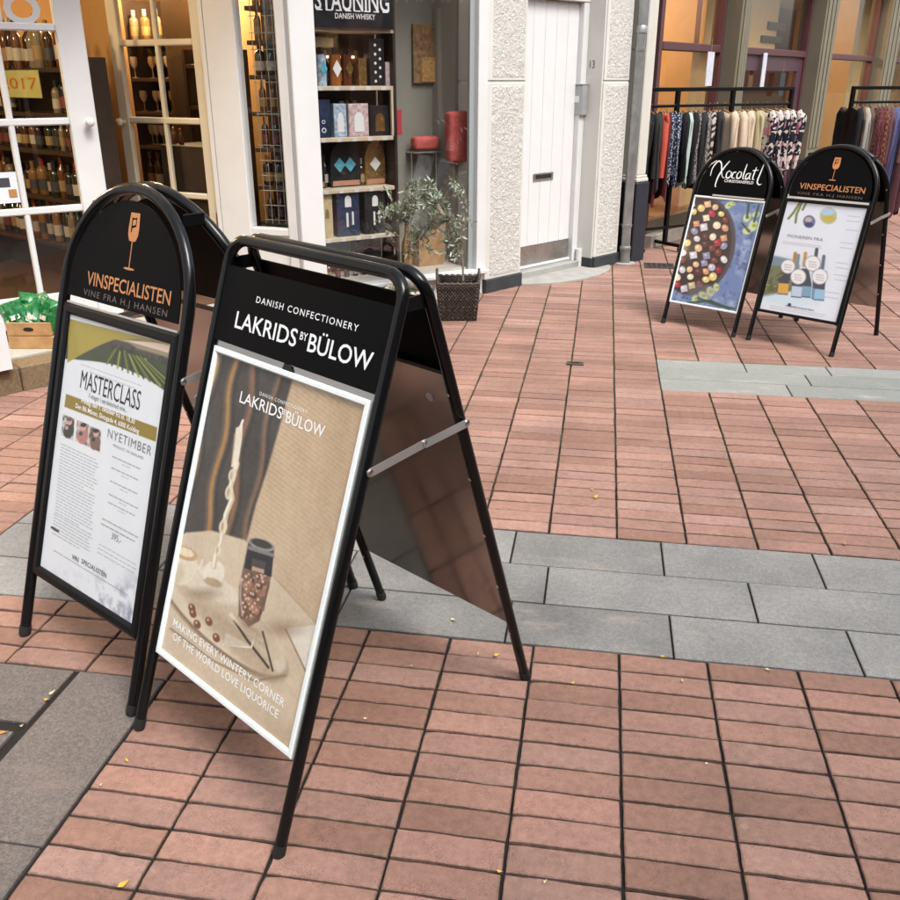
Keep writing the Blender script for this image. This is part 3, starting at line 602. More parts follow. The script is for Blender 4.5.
for k in range(8): cv.line([(128 + k * 4.2, 353 + k * 1.6), (118 + k * 11, 368 + k * 4.6)], 2.0, (150, 158, 70) if k % 2 else (112, 124, 40), 1.1, .9); cv.line([(131 + k * 4.2, 354 + k * 1.7), (123 + k * 11, 370 + k * 4.6)], 1.6, (36, 44, 26), 1, .9)
cv.poly([(125, 344), (150, 343), (182, 356), (181, 370), (160, 362), (140, 354), (122, 352)], (74, 68, 56), 1.5); cv.put((np.clip(cv.noise(9, 2) - .45, 0, 1) * 3) * np.clip(cv.sdist([(122, 346), (182, 358), (181, 372), (122, 354)]) / 2, 0, 1), (40, 40, 34))
cv.poly([(128, 344), (186, 350), (182, 360), (150, 350)], (222, 196, 172), 2); cv.poly([(140, 347), (182, 360), (182, 364), (150, 354)], (150, 136, 112), 2)
cv.poly([(76, 366), (78, 322), (84, 324), (182, 350), (150, 344), (128, 344), (112, 349), (94, 357)], (160, 140, 52), 1)
cv.poly([(84, 324), (182, 351), (150, 345), (124, 344), (104, 352), (88, 358)], (166, 148, 60), 1.2)
cv.poly([(74, 397), (169, 432), (167, 446), (72, 410)], (142, 118, 36), .8)
for k, (x, y, c1, c2) in enumerate([(76, 430, (40, 44, 36), (196, 150, 150)), (91, 436, (176, 120, 110), (60, 50, 52)), (104, 442, (120, 92, 80), (52, 42, 40))]):
    cv.poly([(x - 6, y - 13), (x + 7, y - 8), (x + 5, y + 14), (x - 8, y + 8)], (206, 196, 190), .6); cv.put(np.clip(cv.sdist([(x - 6, y - 13), (x + 7, y - 8), (x + 5, y + 14), (x - 8, y + 8)]), 0, 1) * np.clip(cv.noise(7, k + 40) * 3 - 1.1, 0, 1), np.array(c1) * .7); cv.ell(x, y + 4, 5.5, 7.5, c1, .2, 1.2); cv.ell(x + 1, y - 5, 3, 3.4, (206, 160, 140), 0, 1); cv.ell(x + 1, y - 7.5, 3.2, 2, np.array(c2) * .5, 0, 1); cv.ell(x - 2, y + 1, 2, 2, c2, 0, 1)
def lines(cv, x0, y0, x1, dx, dy, n, c, wd=.7, sl=.42, gaps=1):
    gg = np.random.default_rng(int(x0 * 7 + y0))
    def P(u, v): q = cv.Hm @ np.array([u, v, 1.]); return (q[0] / q[2], q[1] / q[2])
    for k in range(n):
        ua, va = cv.uv(x0 + dx * k, y0 + dy * k); ub = cv.uv(x1 + dx * k, y0 + dy * k + (x1 - x0) * sl)[0]; W_ = ub - ua; ub -= gg.uniform(0, .1) * W_ + (.3 * W_ if k == n - 1 and n > 3 else 0); u = ua
        while u < ub:
            e = min(u + gg.uniform(.05, .15) * max(W_, .3), ub); cv.line([P(u, va), P(e, va)], wd, c, .6, .62); u = e + .013
lines(cv, 68, 447, 108, -.35, 3.1, 11, (96, 98, 106)); lines(cv, 64, 481, 104, -.35, 3.1, 12, (96, 98, 106)); lines(cv, 59, 517, 100, -.35, 3.1, 7, (96, 98, 106))
lines(cv, 91, 368, 154, 0, 4.5, 1, (150, 152, 160), .8, .36); lines(cv, 100, 376, 148, 0, 4.5, 1, (150, 152, 160), .8, .36)
for y in (460, 471, 484, 497, 505): lines(cv, 122 - (y - 460) * .12, y, 152 - (y - 460) * .12, 0, 1, 1, (80, 82, 90), .9, .38); lines(cv, 132 - (y - 460) * .12, y + 8, 140 - (y - 460) * .12, 0, 1, 1, (120, 122, 130), .7, .38)
lines(cv, 110, 521, 148, -1, 5, 2, (88, 90, 98), 1.1, .4); lines(cv, 106, 546, 146, -1, 4, 3, (110, 112, 120), .7, .4)
lines(cv, 58, 553, 140, 0, 3, 1, (90, 92, 100), .8, .5); cv.line([(56, 530), (63, 534)], 2, (30, 30, 34), .8)
cv.put(np.clip((cv.y - 565) / 40, 0, 1) * np.clip(cv.noise(12, 8) - .42, 0, 1) * 3, (150, 152, 166))
poster(Ba, cv, -.242, .242, .236, .982)
M_BLACKINK = mat('black_lettering', (.02, .02, .022), .5); M_GREYTXT = mat('grey_lettering', (.16, .16, .18), .5)
ptext(Ba, 'MASTERCLASS', (89, 392), (151, 414), .050, M_BLACKINK, 0)
ptext(Ba, '3 etager i særdeleshed vine...', (98, 401), (138, 417), .013, M_GREYTXT)
ptext(Ba, 'Fredag den 1. oktober fra kl. 18.30', (90, 407), (146, 427), .013, M_WHITEINK, .01)
ptext(Ba, 'Den Blå Månen, Slotsgade 4, 6000 Kolding', (84, 411), (150, 438), .013, M_WHITEINK, .01)
ptext(Ba, 'NYETIMBER', (117, 441), (162, 459), .024, M_GREYTXT, 0, 1.12)
ptext(Ba, 'PRODUCT OF ENGLAND', (123, 450), (154, 463), .007, M_GREYTXT, 0, 1.2)
ptext(Ba, '395,-', (119, 541), (129, 545), .018, M_GREYTXT)
ptext(Ba, 'VIN', (77, 561), (84, 564), .013, M_BLACKINK, .01); ptext(Ba, 'SPECIALISTEN', (87, 566), (113, 578), .013, M_BLACKINK, .005, 1.05)
htext(Ba, 'VINSPECIALISTEN', -.168, .218, 1.075, .036, M_COPPER, .008); htext(Ba, 'VINE FRA H.J HANSEN', -.178, .212, 1.045, .017, M_GREYINK, 0, 1.2)
wine_glass(Ba, .022, 1.135, 1.285)

# ---- the pair of boards further up the lane
Bd = a_board('black arched A-board with a white poster of wine bottles, right of the far pair', (1.4098, 5.9328), -.6166, .540, .70, 1.176, arch=1.0, r=.014, head=(.905, 1.205), sheet=(.2, .905), brace_t=.80, rivets=(.3, .5, .7, .98))
poster_frame(Bd, .262, .190, .898, .018, M_SNAPB, n1=.012)
MB().box(-.25, .25, .899, .912, .0076, .0105).xf(Bd.P).build('hanging_rail', M_ALU, Bd.root)
cv = Canvas(130, 185, [(788, 201), (868, 208), (836, 322), (762, 308)], (226, 232, 240))
cv.put(cv.noise(25, 4) * .3, (206, 214, 224))
cv.poly([(760, 300), (778, 255), (800, 258), (812, 262), (828, 262), (820, 305), (790, 306), (764, 300)], (206, 224, 236), 4)
cv.poly([(772, 258), (790, 262), (800, 266), (798, 290), (764, 296), (766, 275)], (112, 118, 92), 3); mk = np.clip(cv.sdist([(768, 268), (795, 272), (795, 292), (764, 294)]) / 2, 0, 1); cv.put(mk * np.clip(cv.noise(7, 3) - .4, 0, 1) * 3, (74, 82, 44)); cv.put(mk * np.clip(cv.noise(6, 6) - .55, 0, 1) * 4, (156, 142, 96))
cv.poly([(775, 256), (792, 260), (792, 266), (772, 266)], (120, 138, 156), 2)
for pts in ([(800, 203), (794, 213), (789, 219)], [(802, 203), (797, 215), (796, 223)], [(806, 204), (803, 210)]): cv.line(pts, 2.2, (112, 124, 70), 1)
cv.ell(809.5, 222, 6, 6.5, (96, 108, 150)); cv.ell(809, 220, 3.5, 2.6, (196, 170, 160)); cv.ell(809, 225, 4, 2.4, (52, 62, 110))
cv.ell(828.5, 216, 8.5, 8.5, (178, 186, 150)); cv.ell(828, 212, 6.5, 3.6, (176, 204, 228)); cv.ell(829, 219, 6.5, 3.2, (196, 176, 72))
for x, xt, yt, yb, cc, bc in [(784, 796, 254, 295, (176, 128, 56), (214, 164, 80)), (806, 806, 254, 298, (190, 146, 90), (120, 160, 184)), (817, 817, 250, 300, (74, 78, 92), (108, 150, 176)), (797, 799, 256, 298, (120, 134, 150), (190, 204, 226)), (819, 824, 257, 301, (96, 104, 124), (150, 190, 220))]:
    cv.line([(xt, yt), (xt - 1.5, yt + 12)], 3.4, cc, .9); cv.poly([(xt - 4, yt + 15), (xt + 3, yt + 15), (x + 6, yb - 14), (x + 5, yb), (x - 5, yb - 1), (x - 4, yb - 16)], (62, 66, 78), 1); cv.poly([(x - 4, yb - 12), (x + 6, yb - 11), (x + 5, yb - 1), (x - 5, yb - 2)], bc, .8)
for x, y, r_ in [(789, 267, 6.4), (799, 277, 7), (813, 264, 7.2), (820, 277, 7.2)]: cv.ell(x, y, r_ + .8, r_ + .8, (150, 154, 162)); cv.ell(x, y, r_, r_, (234, 232, 232)); lines(cv, x - 3.5, y - 2, x + 4, 0, 2.4, 3, (140, 140, 150), .9, .1)
for y, x in [(216, 848), (221, 847), (230, 846), (243, 841), (248, 840), (263, 836), (268, 836), (275, 834), (280, 835), (292, 826), (297, 825)]: lines(cv, x, y, x + 13, 0, 1, 1, (150, 154, 166), .8, .12)
lines(cv, 784, 242, 822, 0, 1.8, 2, (150, 150, 160), .7, .12); lines(cv, 772, 305, 828, 0, 2, 2, (170, 176, 186), .8, .16)
cv.ell(790.5, 304.5, 1.6, 1.6, (30, 30, 34))
poster(Bd, cv, -.246, .246, .207, .883)
ptext(Bd, 'PIONEREN FRA', (788, 237.5), (823, 242), .018, mat('grey_print', (.22, .23, .27), .5), .01)
ptext(Bd, 'VINSPECIALISTEN', (786, 306), (814, 311), .010, M_BLACKINK, .01)
htext(Bd, 'VINSPECIALISTEN', -.192, .206, .962, .034, M_COPPER, .01, 1.05); htext(Bd, 'VINE FRA H.J HANSEN', -.197, .20, .928, .015, M_GREYINK, 0, 1.2)
wine_glass(Bd, -.002, 1.02, 1.158)

Bc = a_board('black arched A-board with a poster of a plate of chocolates, left of the far pair', (.884, 6.2985), -.601, .521, .70, 1.132, arch=1.0, r=.014, head=(.872, 1.162), sheet=(.155, .872), brace_t=.78, rivets=(.3, .5, .7, .95))
poster_frame(Bc, .254, .148, .868, .014, M_SNAPW, n1=.008)
MB().box(-.12, .24, .872, .882, .0076, .0105).xf(Bc.P).build('hanging_rail', M_ALU, Bc.root)
cv = Canvas(135, 195, [(700, 198), (767, 204), (737, 311), (674, 299)], (112, 134, 178))
n1 = cv.noise(14, 11); cv.put(np.clip(n1 - .4, 0, 1) * 2.2, (166, 182, 208)); cv.put(np.clip(cv.noise(8, 12) - .55, 0, 1) * 3, (70, 88, 130))
cv.ell(701, 246, 36, 50, (82, 78, 84), .28, 1.2); cv.ell(699, 246, 34, 48, (62, 52, 54), .28, 1)
g_ = np.random.default_rng(12); pal = [(196, 192, 206), (168, 56, 72), (232, 210, 140), (92, 54, 56), (214, 160, 120), (220, 214, 220), (146, 40, 62), (240, 226, 196), (150, 150, 176), (120, 66, 60), (230, 190, 150)]
pts = []
for _ in range(3000):
    a, r_ = g_.uniform(0, 6.3), math.sqrt(g_.random()); X, Y = 31 * r_ * math.cos(a), 45 * r_ * math.sin(a); x = 699 + X * math.cos(.28) - Y * math.sin(.28); y = 246 + X * math.sin(.28) + Y * math.cos(.28)
    if all((x - p) ** 2 + (y - q) ** 2 > 50 for p, q in pts): pts.append((x, y))
for x, y in pts:
    c = np.array(pal[g_.integers(len(pal))]); rr = g_.uniform(3.0, 4.2)
    cv.ell(x + .4, y + .6, rr, rr, (34, 26, 28), 0, 1)
    if g_.random() < .25: cv.poly([(x - rr, y - rr * .7), (x + rr * .8, y - rr), (x + rr, y + rr * .7), (x - rr * .7, y + rr)], c, .8)
    else: cv.ell(x, y, rr, rr * g_.uniform(.8, 1), c, g_.uniform(0, 3), .8)
    cv.ell(x - .8, y - 1, rr * .35, rr * .3, np.minimum(255, c + 45), 0, 1)
for x, y, r_ in [(732, 206, 4), (736, 204, 3), (750, 218, 5), (756, 226, 6), (750, 231, 5), (759, 215, 4), (712, 291, 5), (705, 295, 5), (718, 287, 4), (697, 298, 4)]:
    cv.ell(x, y, r_, r_ * .7, (206, 216, 164), g_.uniform(0, 3), 1.2); cv.ell(x + 1, y, r_ * .4, r_ * .3, (150, 172, 60), 0, 1.2)
for pts in ([(752, 205), (750, 218)], [(762, 206), (757, 222)], [(745, 224), (752, 232)], [(690, 302), (712, 300), (730, 308)], [(700, 297), (720, 305), (735, 308)]): cv.line(pts, 2.2, (64, 84, 70), 1.4)
cv.ell(703, 290, 16, 7, (150, 150, 158), .1, 4, .45)
poster(Bc, cv, -.240, .240, .162, .854)
# hand-drawn lettering of the header
def brush(B, pts, wd, m=M_WHITEINK):
    P = [Vector((x, y, .0078)) for x, y in pts]; q = []
    for i in range(len(P) - 1):
        a, b, c, d = P[max(0, i - 1)], P[i], P[i + 1], P[min(len(P) - 1, i + 2)]
        for k in range(5):
            t = k / 5; q.append(.5 * ((2 * b) + (c - a) * t + (2 * a - 5 * b + 4 * c - d) * t * t + (3 * b - a - 3 * c + d) * t ** 3))
    q.append(P[-1]); n = len(q); mb = MB()
    vs = []
    for i, p in enumerate(q):
        T = (q[min(n - 1, i + 1)] - q[max(0, i - 1)]).normalized(); Nn = Vector((-T.y, T.x, 0)) * wd * (.35 + .65 * math.sin(math.pi * min(1, (i + 1.5) / n * 1.02)))
        vs += [p + Nn + Vector((0, 0, .0004)), p - Nn + Vector((0, 0, .0004))]
    mb.add(vs, [(2 * i, 2 * i + 1, 2 * i + 3, 2 * i + 2) for i in range(n - 1)]); mb.xf(B.P).build('lettering', m, B.header)
x0, y0 = -.150, .985
def bs(pts, wd=.004): brush(Bc, [(x0 + x * .32, y0 + y * .32) for x, y in pts], wd)
bs([(-.06, .04), (-.05, .2), (.04, .34), (.12, .3), (.16, .16), (.21, .04), (.27, .02)], .0045)      # X
bs([(.29, .36), (.2, .22), (.12, .04), (.1, -.14), (.13, -.17)], .0052)
bs([(.34, .17), (.29, .12), (.3, .03), (.37, .04), (.39, .13), (.33, .16)], .0045)                             # o
bs([(.49, .15), (.43, .13), (.42, .04), (.49, .03)], .0045)                                                    # c
bs([(.56, .17), (.52, .1), (.54, .03), (.6, .06), (.6, .15), (.55, .16)], .0045)                               # o
bs([(.68, .32), (.66, .15), (.66, .04), (.69, .03)], .0045)                                                    # l
bs([(.78, .15), (.72, .12), (.72, .03), (.78, .06), (.8, .15), (.8, .04), (.83, .03)], .0045)                  # a
bs([(.89, .27), (.87, .12), (.87, .04), (.91, .03)], .0045); bs([(.83, .2), (.95, .22)], .0036)                # t
bs([(1.03, .34), (1.0, .16), (.98, .0), (1.03, -.06), (1.08, -.04)], .0045)                                    # l
htext(Bc, 'CHRISTIANSFELD', -.062, .140, .966, .017, M_WHITEINK, .012)
hshape(Bc, [(-.185, 1.075), (-.15, 1.10), (-.148, 1.095), (-.183, 1.07)], M_WHITEINK)
# ================================================================== corner house with the wine shop
M_TAN = mat('tan_wall_paint', (.50, .29, .115), .7, var=.08, scale=1.5)
M_ORANGE = mat('rust_wall_paint', (.17, .046, .02), .7, var=.1, scale=1.2)
M_DWOOD = mat('dark_shelf_wood', (.035, .02, .012), .5, var=.3, scale=6)
M_SHELFW = mat('pale_shelf_board', (.55, .46, .34), .5, var=.08)
M_CEIL = mat('ceiling_paint', (.6, .55, .46), .8)
M_FLOORW = mat('shop_floor_boards', (.09, .05, .03), .5, var=.25, scale=4)
M_PLINTH = mat('dark_grey_plinth_paint', (.028, .032, .036), .7, var=.25, scale=12, bump=.6, bscale=90)
M_SMOOTH = mat('smooth_render', (.59, .575, .53), .75, var=.05, scale=3, bump=.25, bscale=120)
def roughcast():
    m, t, b = nodes('roughcast_render'); L = t.links.new; geo = N(t, 'ShaderNodeNewGeometry')
    n1 = N(t, 'ShaderNodeTexNoise', Scale=48, Detail=6, Roughness=.62, Distortion=1.6); L(geo.outputs['Position'], n1.inputs['Vector'])
    vo = N(t, 'ShaderNodeTexNoise', Scale=21, Detail=4, Distortion=2.2); L(geo.outputs['Position'], vo.inputs['Vector'])
    ad = N(t, 'ShaderNodeMath', _operation='ADD'); L(n1.outputs[0], ad.inputs[0]); L(vo.outputs[0], ad.inputs[1])
    bp = N(t, 'ShaderNodeBump', Strength=1, Distance=.009); L(ad.outputs[0], bp.inputs['Height']); L(bp.outputs[0], b.inputs['Normal'])
    mx = N(t, 'ShaderNodeMix', _data_type='RGBA'); mx.inputs[6].default_value = (.49, .475, .435, 1); mx.inputs[7].default_value = (.62, .61, .57, 1)
    rp = N(t, 'ShaderNodeMapRange'); rp.inputs[1].default_value = .8; rp.inputs[2].default_value = 1.15; L(ad.outputs[0], rp.inputs[0]); L(rp.outputs[0], mx.inputs[0]); L(mx.outputs[2], b.inputs['Base Color'])
    b.inputs['Roughness'].default_value = .85; return m
M_CAST = roughcast()
M_UPPER = mat('upper_wall_render', (.58, .54, .46), .8, var=.06, scale=1.2, bump=.2, bscale=60)

house = empty('corner_house', (*A0, 0), math.atan2(dF[1], dF[0]), 'cream corner house with the wine shop and narrow white door', 'building')
def hp(name, m, *args, P=A0, d=dF, bevel=0, parent=None, smooth=0):
    """one box part of the house; args = s0, s1, y0, y1, z0, z1 along direction d"""
    mb = MB().obox(P, d, *args); o = mb.build(name, m, None, smooth, bevel); inv = house.matrix_basis.inverted()
    o.data.transform(inv); o.parent = parent or house; return o
def sz(px, py, P, d):
    q = vp(px, py, P, d); return float((q[:2] - np.array(P[:2])) @ unit(d)), float(q[2])
# roughcast piers either side of the narrow door
for s0, s1, tp in ((0., .42, 0), (1.40, 1.755, 1)):
    for z0, z1 in ((.0, 1.525), (1.54, 3.0)):
        hp('pier_block', M_SMOOTH, s0, s1, .0, .30, z0, z1, bevel=.004)
    hp('pier_groove', M_SMOOTH, s0 + .004, s1 - .004, .008, .29, 1.52, 1.545)
    for z0, z1 in ((.12, 1.505), (1.56, 2.96)):                      # thrown roughcast field, a displaced grid
        a, b = s0 + (.05 if not tp else .035), s1 - .02; nx, nz = 64, int((z1 - z0) / .006)
        gx, gz = np.meshgrid(np.linspace(a, b, nx), np.linspace(z0, z1, nz)); gg = np.random.default_rng(int(z0 * 10 + s0 * 100))
        hmap = np.zeros_like(gx)
        for k, (cx, amp) in enumerate(((2, .7), (4, 1.), (7, .35))):
            A = gg.random((nz // cx + 3, nx // cx + 3)); fx = np.linspace(0, A.shape[1] - 1.01, nx)[None] * np.ones_like(gx); fy = np.linspace(0, A.shape[0] - 1.01, nz)[:, None] * np.ones_like(gx)
            ix, iy = fx.astype(int), fy.astype(int); fx -= ix; fy -= iy; hmap += amp * ((A[iy, ix] * (1 - fx) + A[iy, ix + 1] * fx) * (1 - fy) + (A[iy + 1, ix] * (1 - fx) + A[iy + 1, ix + 1] * fx) * fy)
        hmap = np.abs((hmap - hmap.mean()) / hmap.std()); dep = .001 + .0018 * np.clip(hmap, 0, 2.2)
        dep[0] = dep[-1] = 0; dep[:, 0] = dep[:, -1] = 0
        vs = np.stack([gx, -dep, gz], -1).reshape(-1, 3); i = (np.arange(nz - 1)[:, None] * nx + np.arange(nx - 1)[None]).reshape(-1)
        MB().add(vs, np.stack([i, i + 1, i + 1 + nx, i + nx], 1).tolist()).build('roughcast_field', M_CAST, house, 80)
    hp('plinth', M_PLINTH, s0 - .006, s1 + .004, -.022, .31, -.02, .105 if not tp else .10, bevel=.006)
hp('reveal_wall', M_SMOOTH, 1.383, 1.42, .012, .26, 0, 3.0); hp('plinth', M_PLINTH, 1.376, 1.40, .004, .14, -.02, .09, bevel=.004)
# narrow white plank door
RD = .22
hp('door_jamb', M_WHITE, 1.315, 1.386, RD - .05, RD + .06, 0.02, 2.12, bevel=.006); hp('door_jamb', M_WHITE, .40, .47, RD - .05, RD + .06, .02, 2.12, bevel=.006)
hp('door_head', M_WHITE, .40, 1.386, RD - .055, RD + .06, 2.12, 2.18, bevel=.006)
dl = hp('door', M_WHITE, .47, 1.315, RD + .02, RD + .06, .06, 2.12)
for k in range(6):
    w6 = .845 / 6; hp('plank', mat('door_white_paint', (.66, .66, .655), .35, var=.02), .47 + k * w6 + .0012, .47 + (k + 1) * w6 - .0012, RD, RD + .02, .245, 2.115, bevel=.0025, parent=dl)
hp('kick_plate', mat('kick_plate_steel', (.42, .40, .38), .28, .9, var=.15, scale=6), .475, 1.31, RD - .004, RD + .02, .07, .244, parent=dl)
sl = hp('letter_plate', M_STEEL, .80, 1.06, RD - .006, RD, .765, .83, bevel=.003, parent=dl); hp('letter_slot', mat('slot_dark', (.01, .01, .01), .8), .83, 1.03, RD - .0085, RD - .006, .785, .818, parent=dl)
hp('threshold', mat('threshold_metal', (.5, .5, .48), .4, .6, var=.1), .42, 1.385, RD - .10, RD + .05, 0, .06, bevel=.006); hp('weather_bar', M_WHITE, .46, 1.32, RD - .02, RD + .01, .062, .085, bevel=.004)
fl = hp('transom_window', M_WHITE, .40, 1.386, RD - .045, RD + .05, 2.1801, 2.24)
for k in range(3): hp('glazing_bar', M_WHITE, .40 + k * .46, .46 + k * .46, RD - .04, RD + .05, 2.24, 2.72, parent=fl)
hp('pane', M_GLASS, .46, 1.32, RD + .0, RD + .006, 2.24, 2.72, parent=fl); hp('stair_wall', M_UPPER, .35, 1.45, .9, 1.0, 0, 2.8)
# half-round doorstep let into the paving
mb = MB(); cpt = A0 + dF * .93; pts = [tuple(cpt + dF * (.68 * math.cos(a) + .10) + nF * (.44 * math.sin(a) - .20)) for a in np.linspace(0, math.pi, 28)]
mb.prism(pts, -.02, .0085); ds = mb.build('doorstep', mat('worn_concrete', (.33, .32, .29), .85, var=.15, scale=9, bump=.5, bscale=140), None); tag(ds, 'worn half-round concrete doorstep before the narrow white door', 'doorstep')
# wall above the shops
hp('upper_wall', M_UPPER, -9.5, 2.07, -.03, .35, 2.72, 6.6); hp('string_course', M_WHITE, -9.5, 2.08, -.09, -.031, 2.72, 2.86, bevel=.01)
for k in range(4):
    s = -8.2 + k * 2.6; wi = hp('window', M_WHITE, s, s + 1.1, -.06, -.031, 3.6, 5.3); hp('pane', mat('dark_upper_glass', (.02, .025, .03), .08), s + .07, s + .52, -.066, -.060, 3.68, 5.22, parent=wi); hp('pane', MC['dark_upper_glass'], s + .58, s + 1.03, -.066, -.060, 3.68, 5.22, parent=wi)

# ---- display window right of the entrance
dW = unit((.738, .674)); WW = 1.352
hp('window_base', M_WHITE, -WW, 0, .02, .30, 0, .165, P=A0, d=dW); hp('window_sill', M_WHITE, -WW - .01, -.004, -.055, .12, .165, .197, P=A0, d=dW, bevel=.006)
dwin = hp('display_window', M_WHITE, -.088, -.002, -.012, .07, .1971, 2.66, P=A0, d=dW, bevel=.004)
hp('inner_stile', mat('grey_glazing_seal', (.30, .33, .33), .4), -.135, -.0885, .03, .06, .1971, 2.6, P=A0, d=dW, parent=dwin); hp('head_rail', M_WHITE, -WW, -.0881, -.01, .07, 2.52, 2.66, P=A0, d=dW, parent=dwin)
hp('pane', glass_mat('double_glazing', refl=1.7), -WW, -.135, .042, .047, .1975, 2.52, P=A0, d=dW, parent=dwin)
hp('corner_post', M_WHITE, -WW - .175, -WW, -.03, .20, 0, 2.72, P=A0, d=dW, bevel=.006)
# ---- splayed side light with a wire grille
PL = A0 + dW * (-WW - .175) + np.array([-dW[1], dW[0]]) * .03; dS = unit((.99, -.13)); SP = .56; J = PL - dS * SP
f0, _ = sz(252, 222, J, dS); f1, _ = sz(289, 222, J, dS); _, zb = sz(268, 228, J, dS)
sw = hp('side_light', M_WHITE, 0, f0, -.02, .07, .14, 2.72, P=J, d=dS, bevel=.005); hp('stile', M_WHITE, f1, SP, -.015, .075, .14, 2.72, P=J, d=dS, bevel=.005, parent=sw)
hp('bottom_panel', M_WHITE, f0, f1, .01, .05, .14, zb - .05, P=J, d=dS, parent=sw); hp('bottom_rail', M_WHITE, f0 - .002, f1 + .002, -.01, .06, zb - .05, zb, P=J, d=dS, bevel=.006, parent=sw)
hp('pane', M_GLASS, f0, f1, .02, .025, zb, 2.6, P=J, d=dS, parent=sw)
M_ROD = mat('galvanised_rod', (.26, .27, .26), .5, .6)
for k in range(5):
    s = f0 + .075 + (f1 - f0 - .08) * k / 4; MB().tube([(*(J + dS * s + np.array([-dS[1], dS[0]]) * .062), zb + .02), (*(J + dS * s + np.array([-dS[1], dS[0]]) * .062), 2.58)], .0023, 6).build('grille_bar', M_ROD, None)
    o = bpy.data.objects[-1] if False else COL.objects[-1]; o.data.transform(house.matrix_basis.inverted()); o.parent = sw
for k in range(21):
    z = zb + .045 + k * .097; a = J + dS * (f0 + .055) + np.array([-dS[1], dS[0]]) * .068; b = J + dS * (f1 + .0) + np.array([-dS[1], dS[0]]) * .068
    o = MB().tube([(*a, z), (*b, z)], .0023, 6).build('grille_bar', M_ROD, None); o.data.transform(house.matrix_basis.inverted()); o.parent = sw
# ---- the two glazed door leaves
def leaf(P, d, s0, s1, zs, xs, stile, m, knob, zbot=.17, ztop=2.5, th=.045, name='glazed_door'):
    """zs: heights of the rail centres; xs: muntin centres"""
    lf = hp(name, m, s0, s0 + stile, 0, th, zbot, ztop, P=P, d=d, bevel=.006); q = dict(P=P, d=d, parent=lf)
    hp('stile', m, s1 - stile, s1, 0, th, zbot, ztop, bevel=.006, **q)
    hp('bottom_rail', m, s0 + stile, s1 - stile, .002, th - .002, zbot, zs[0], bevel=.005, **q); hp('top_rail', m, s0 + stile, s1 - stile, .002, th - .002, ztop - .12, ztop, bevel=.005, **q)
    for z in zs[1:]: hp('rail', m, s0 + stile, s1 - stile, .003, th - .003, z - .02, z + .02, bevel=.007, **q)
    ev = [zs[0]] + list(zs[1:]) + [ztop - .12]
    for x in xs: hp('muntin', m, x - .016, x + .016, .005, th - .005, zs[0], ztop - .12, bevel=.006, **q)
    cols = [s0 + stile] + list(xs) + [s1 - stile]
    for a, b in zip(cols, cols[1:]):
        for u_, v_ in zip(ev, ev[1:]): hp('pane', M_GLASS, a + .012, b - .012, th * .45, th * .45 + .004, u_ + .01, v_ - .01, **q)
    n = np.array([d[1], -d[0]]); c = P + d * knob[0]
    mb = MB().lathe([(.012, 0), (.012, .02), (.02, .03), (.027, .045), (.024, .06), (.01, .068)], 14).xf(Matrix.Translation((*c, knob[1])) @ Matrix.Rotation(math.atan2(n[1], n[0]), 4, 'Z') @ Matrix.Rotation(math.pi / 2, 4, 'Y'))
    k = mb.build('knob', m, None, 60); k.data.transform(house.matrix_basis.inverted()); k.parent = lf
    return lf
ang = -20.4 - 9.36
LP = np.array([math.sin(R(ang)), math.cos(R(ang))]) * 5.92; dL = unit((.70, .71))
zr = [sz(40, y, LP, dL)[1] for y in (296, 211, 122, 27)]; xm = sz(11, 122, LP, dL)[0]; xr = sz(70, 122, LP, dL)[0]
pw = (xr - xm)
LEAFL = leaf(LP, dL, xm - 2 * pw - .0, 0, [zr[0], zr[1], zr[2], zr[3]], [xm - pw, xm], -xr, M_WHITE, (-.055, sz(86, 122, LP, dL)[1]))
RE = J - dS * .035; dR = unit((.956, -.29)); RW = .80; RP = RE - dR * RW
zr2 = [sz(175, y, RP, dR)[1] for y in (292, 195, 121, 42)]; xm2 = sz(164, 122, RP, dR)[0]
LEAFR = leaf(RP, dR, 0, RW, zr2, [xm2], .085, M_CREAM, (.045, sz(131, 122, RP, dR)[1]), zbot=.17)
for z in (.6, 1.62, 2.2): hp('hinge', M_STEEL, RW - .012, RW + .012, -.012, .0, z, z + .1, P=RP, d=dR, parent=LEAFR)
hp('door_frame', M_WHITE, -.032, -.002, -.02, .06, .14, 2.72, P=J, d=dS)
# mirrored lettering on the inside of the left leaf's top pane and notices
def on_plane_text(s, P, d, s0, s1, z, h, m, y, mirror=False, bold=0., parent=None, name='lettering', sub=None):
    mb = text_mb(s, s0, s1, z, h, 0, bold); v = np.array(mb.v)
    if mirror: v[:, 0] = s0 + s1 - v[:, 0]
    n = np.array([-d[1], d[0]]); W = np.array(P)[None] + v[:, :1] * d[None] + y * n[None]
    mb.v = [(a, b, c) for (a, b), c in zip(W, v[:, 1])]
    o = mb.build(name, m, None)
    if parent: o.data.transform(house.matrix_basis.inverted()); o.parent = parent
    return o
a, zt = sz(-18, 14, LP, dL); b, _ = sz(42, 14, LP, dL)
on_plane_text('OP', LP, dL, a - .02, b, zt - .035, .14, mat('grey_white_decal', (.62, .62, .62), .5), .016, True, .03, LEAFL)
a, z0 = sz(-12, 205, LP, dL); b, z1 = sz(16, 172, LP, dL); nt_ = hp('notice', mat('notice_paper', (.66, .7, .78), .5, var=.05), a, b, .015, .017, z0, z1, P=LP, d=dL, parent=LEAFL)
hp('notice_mark', mat('notice_ink', (.05, .05, .06), .5), b - .10, b - .04, .013, .015, z1 - .08, z1 - .03, P=LP, d=dL, parent=LEAFL); hp('notice_mark', mat('notice_gold', (.4, .2, .06), .5), b - .055, b - .012, .013, .015, z0 + .03, z0 + .075, P=LP, d=dL, parent=LEAFL)
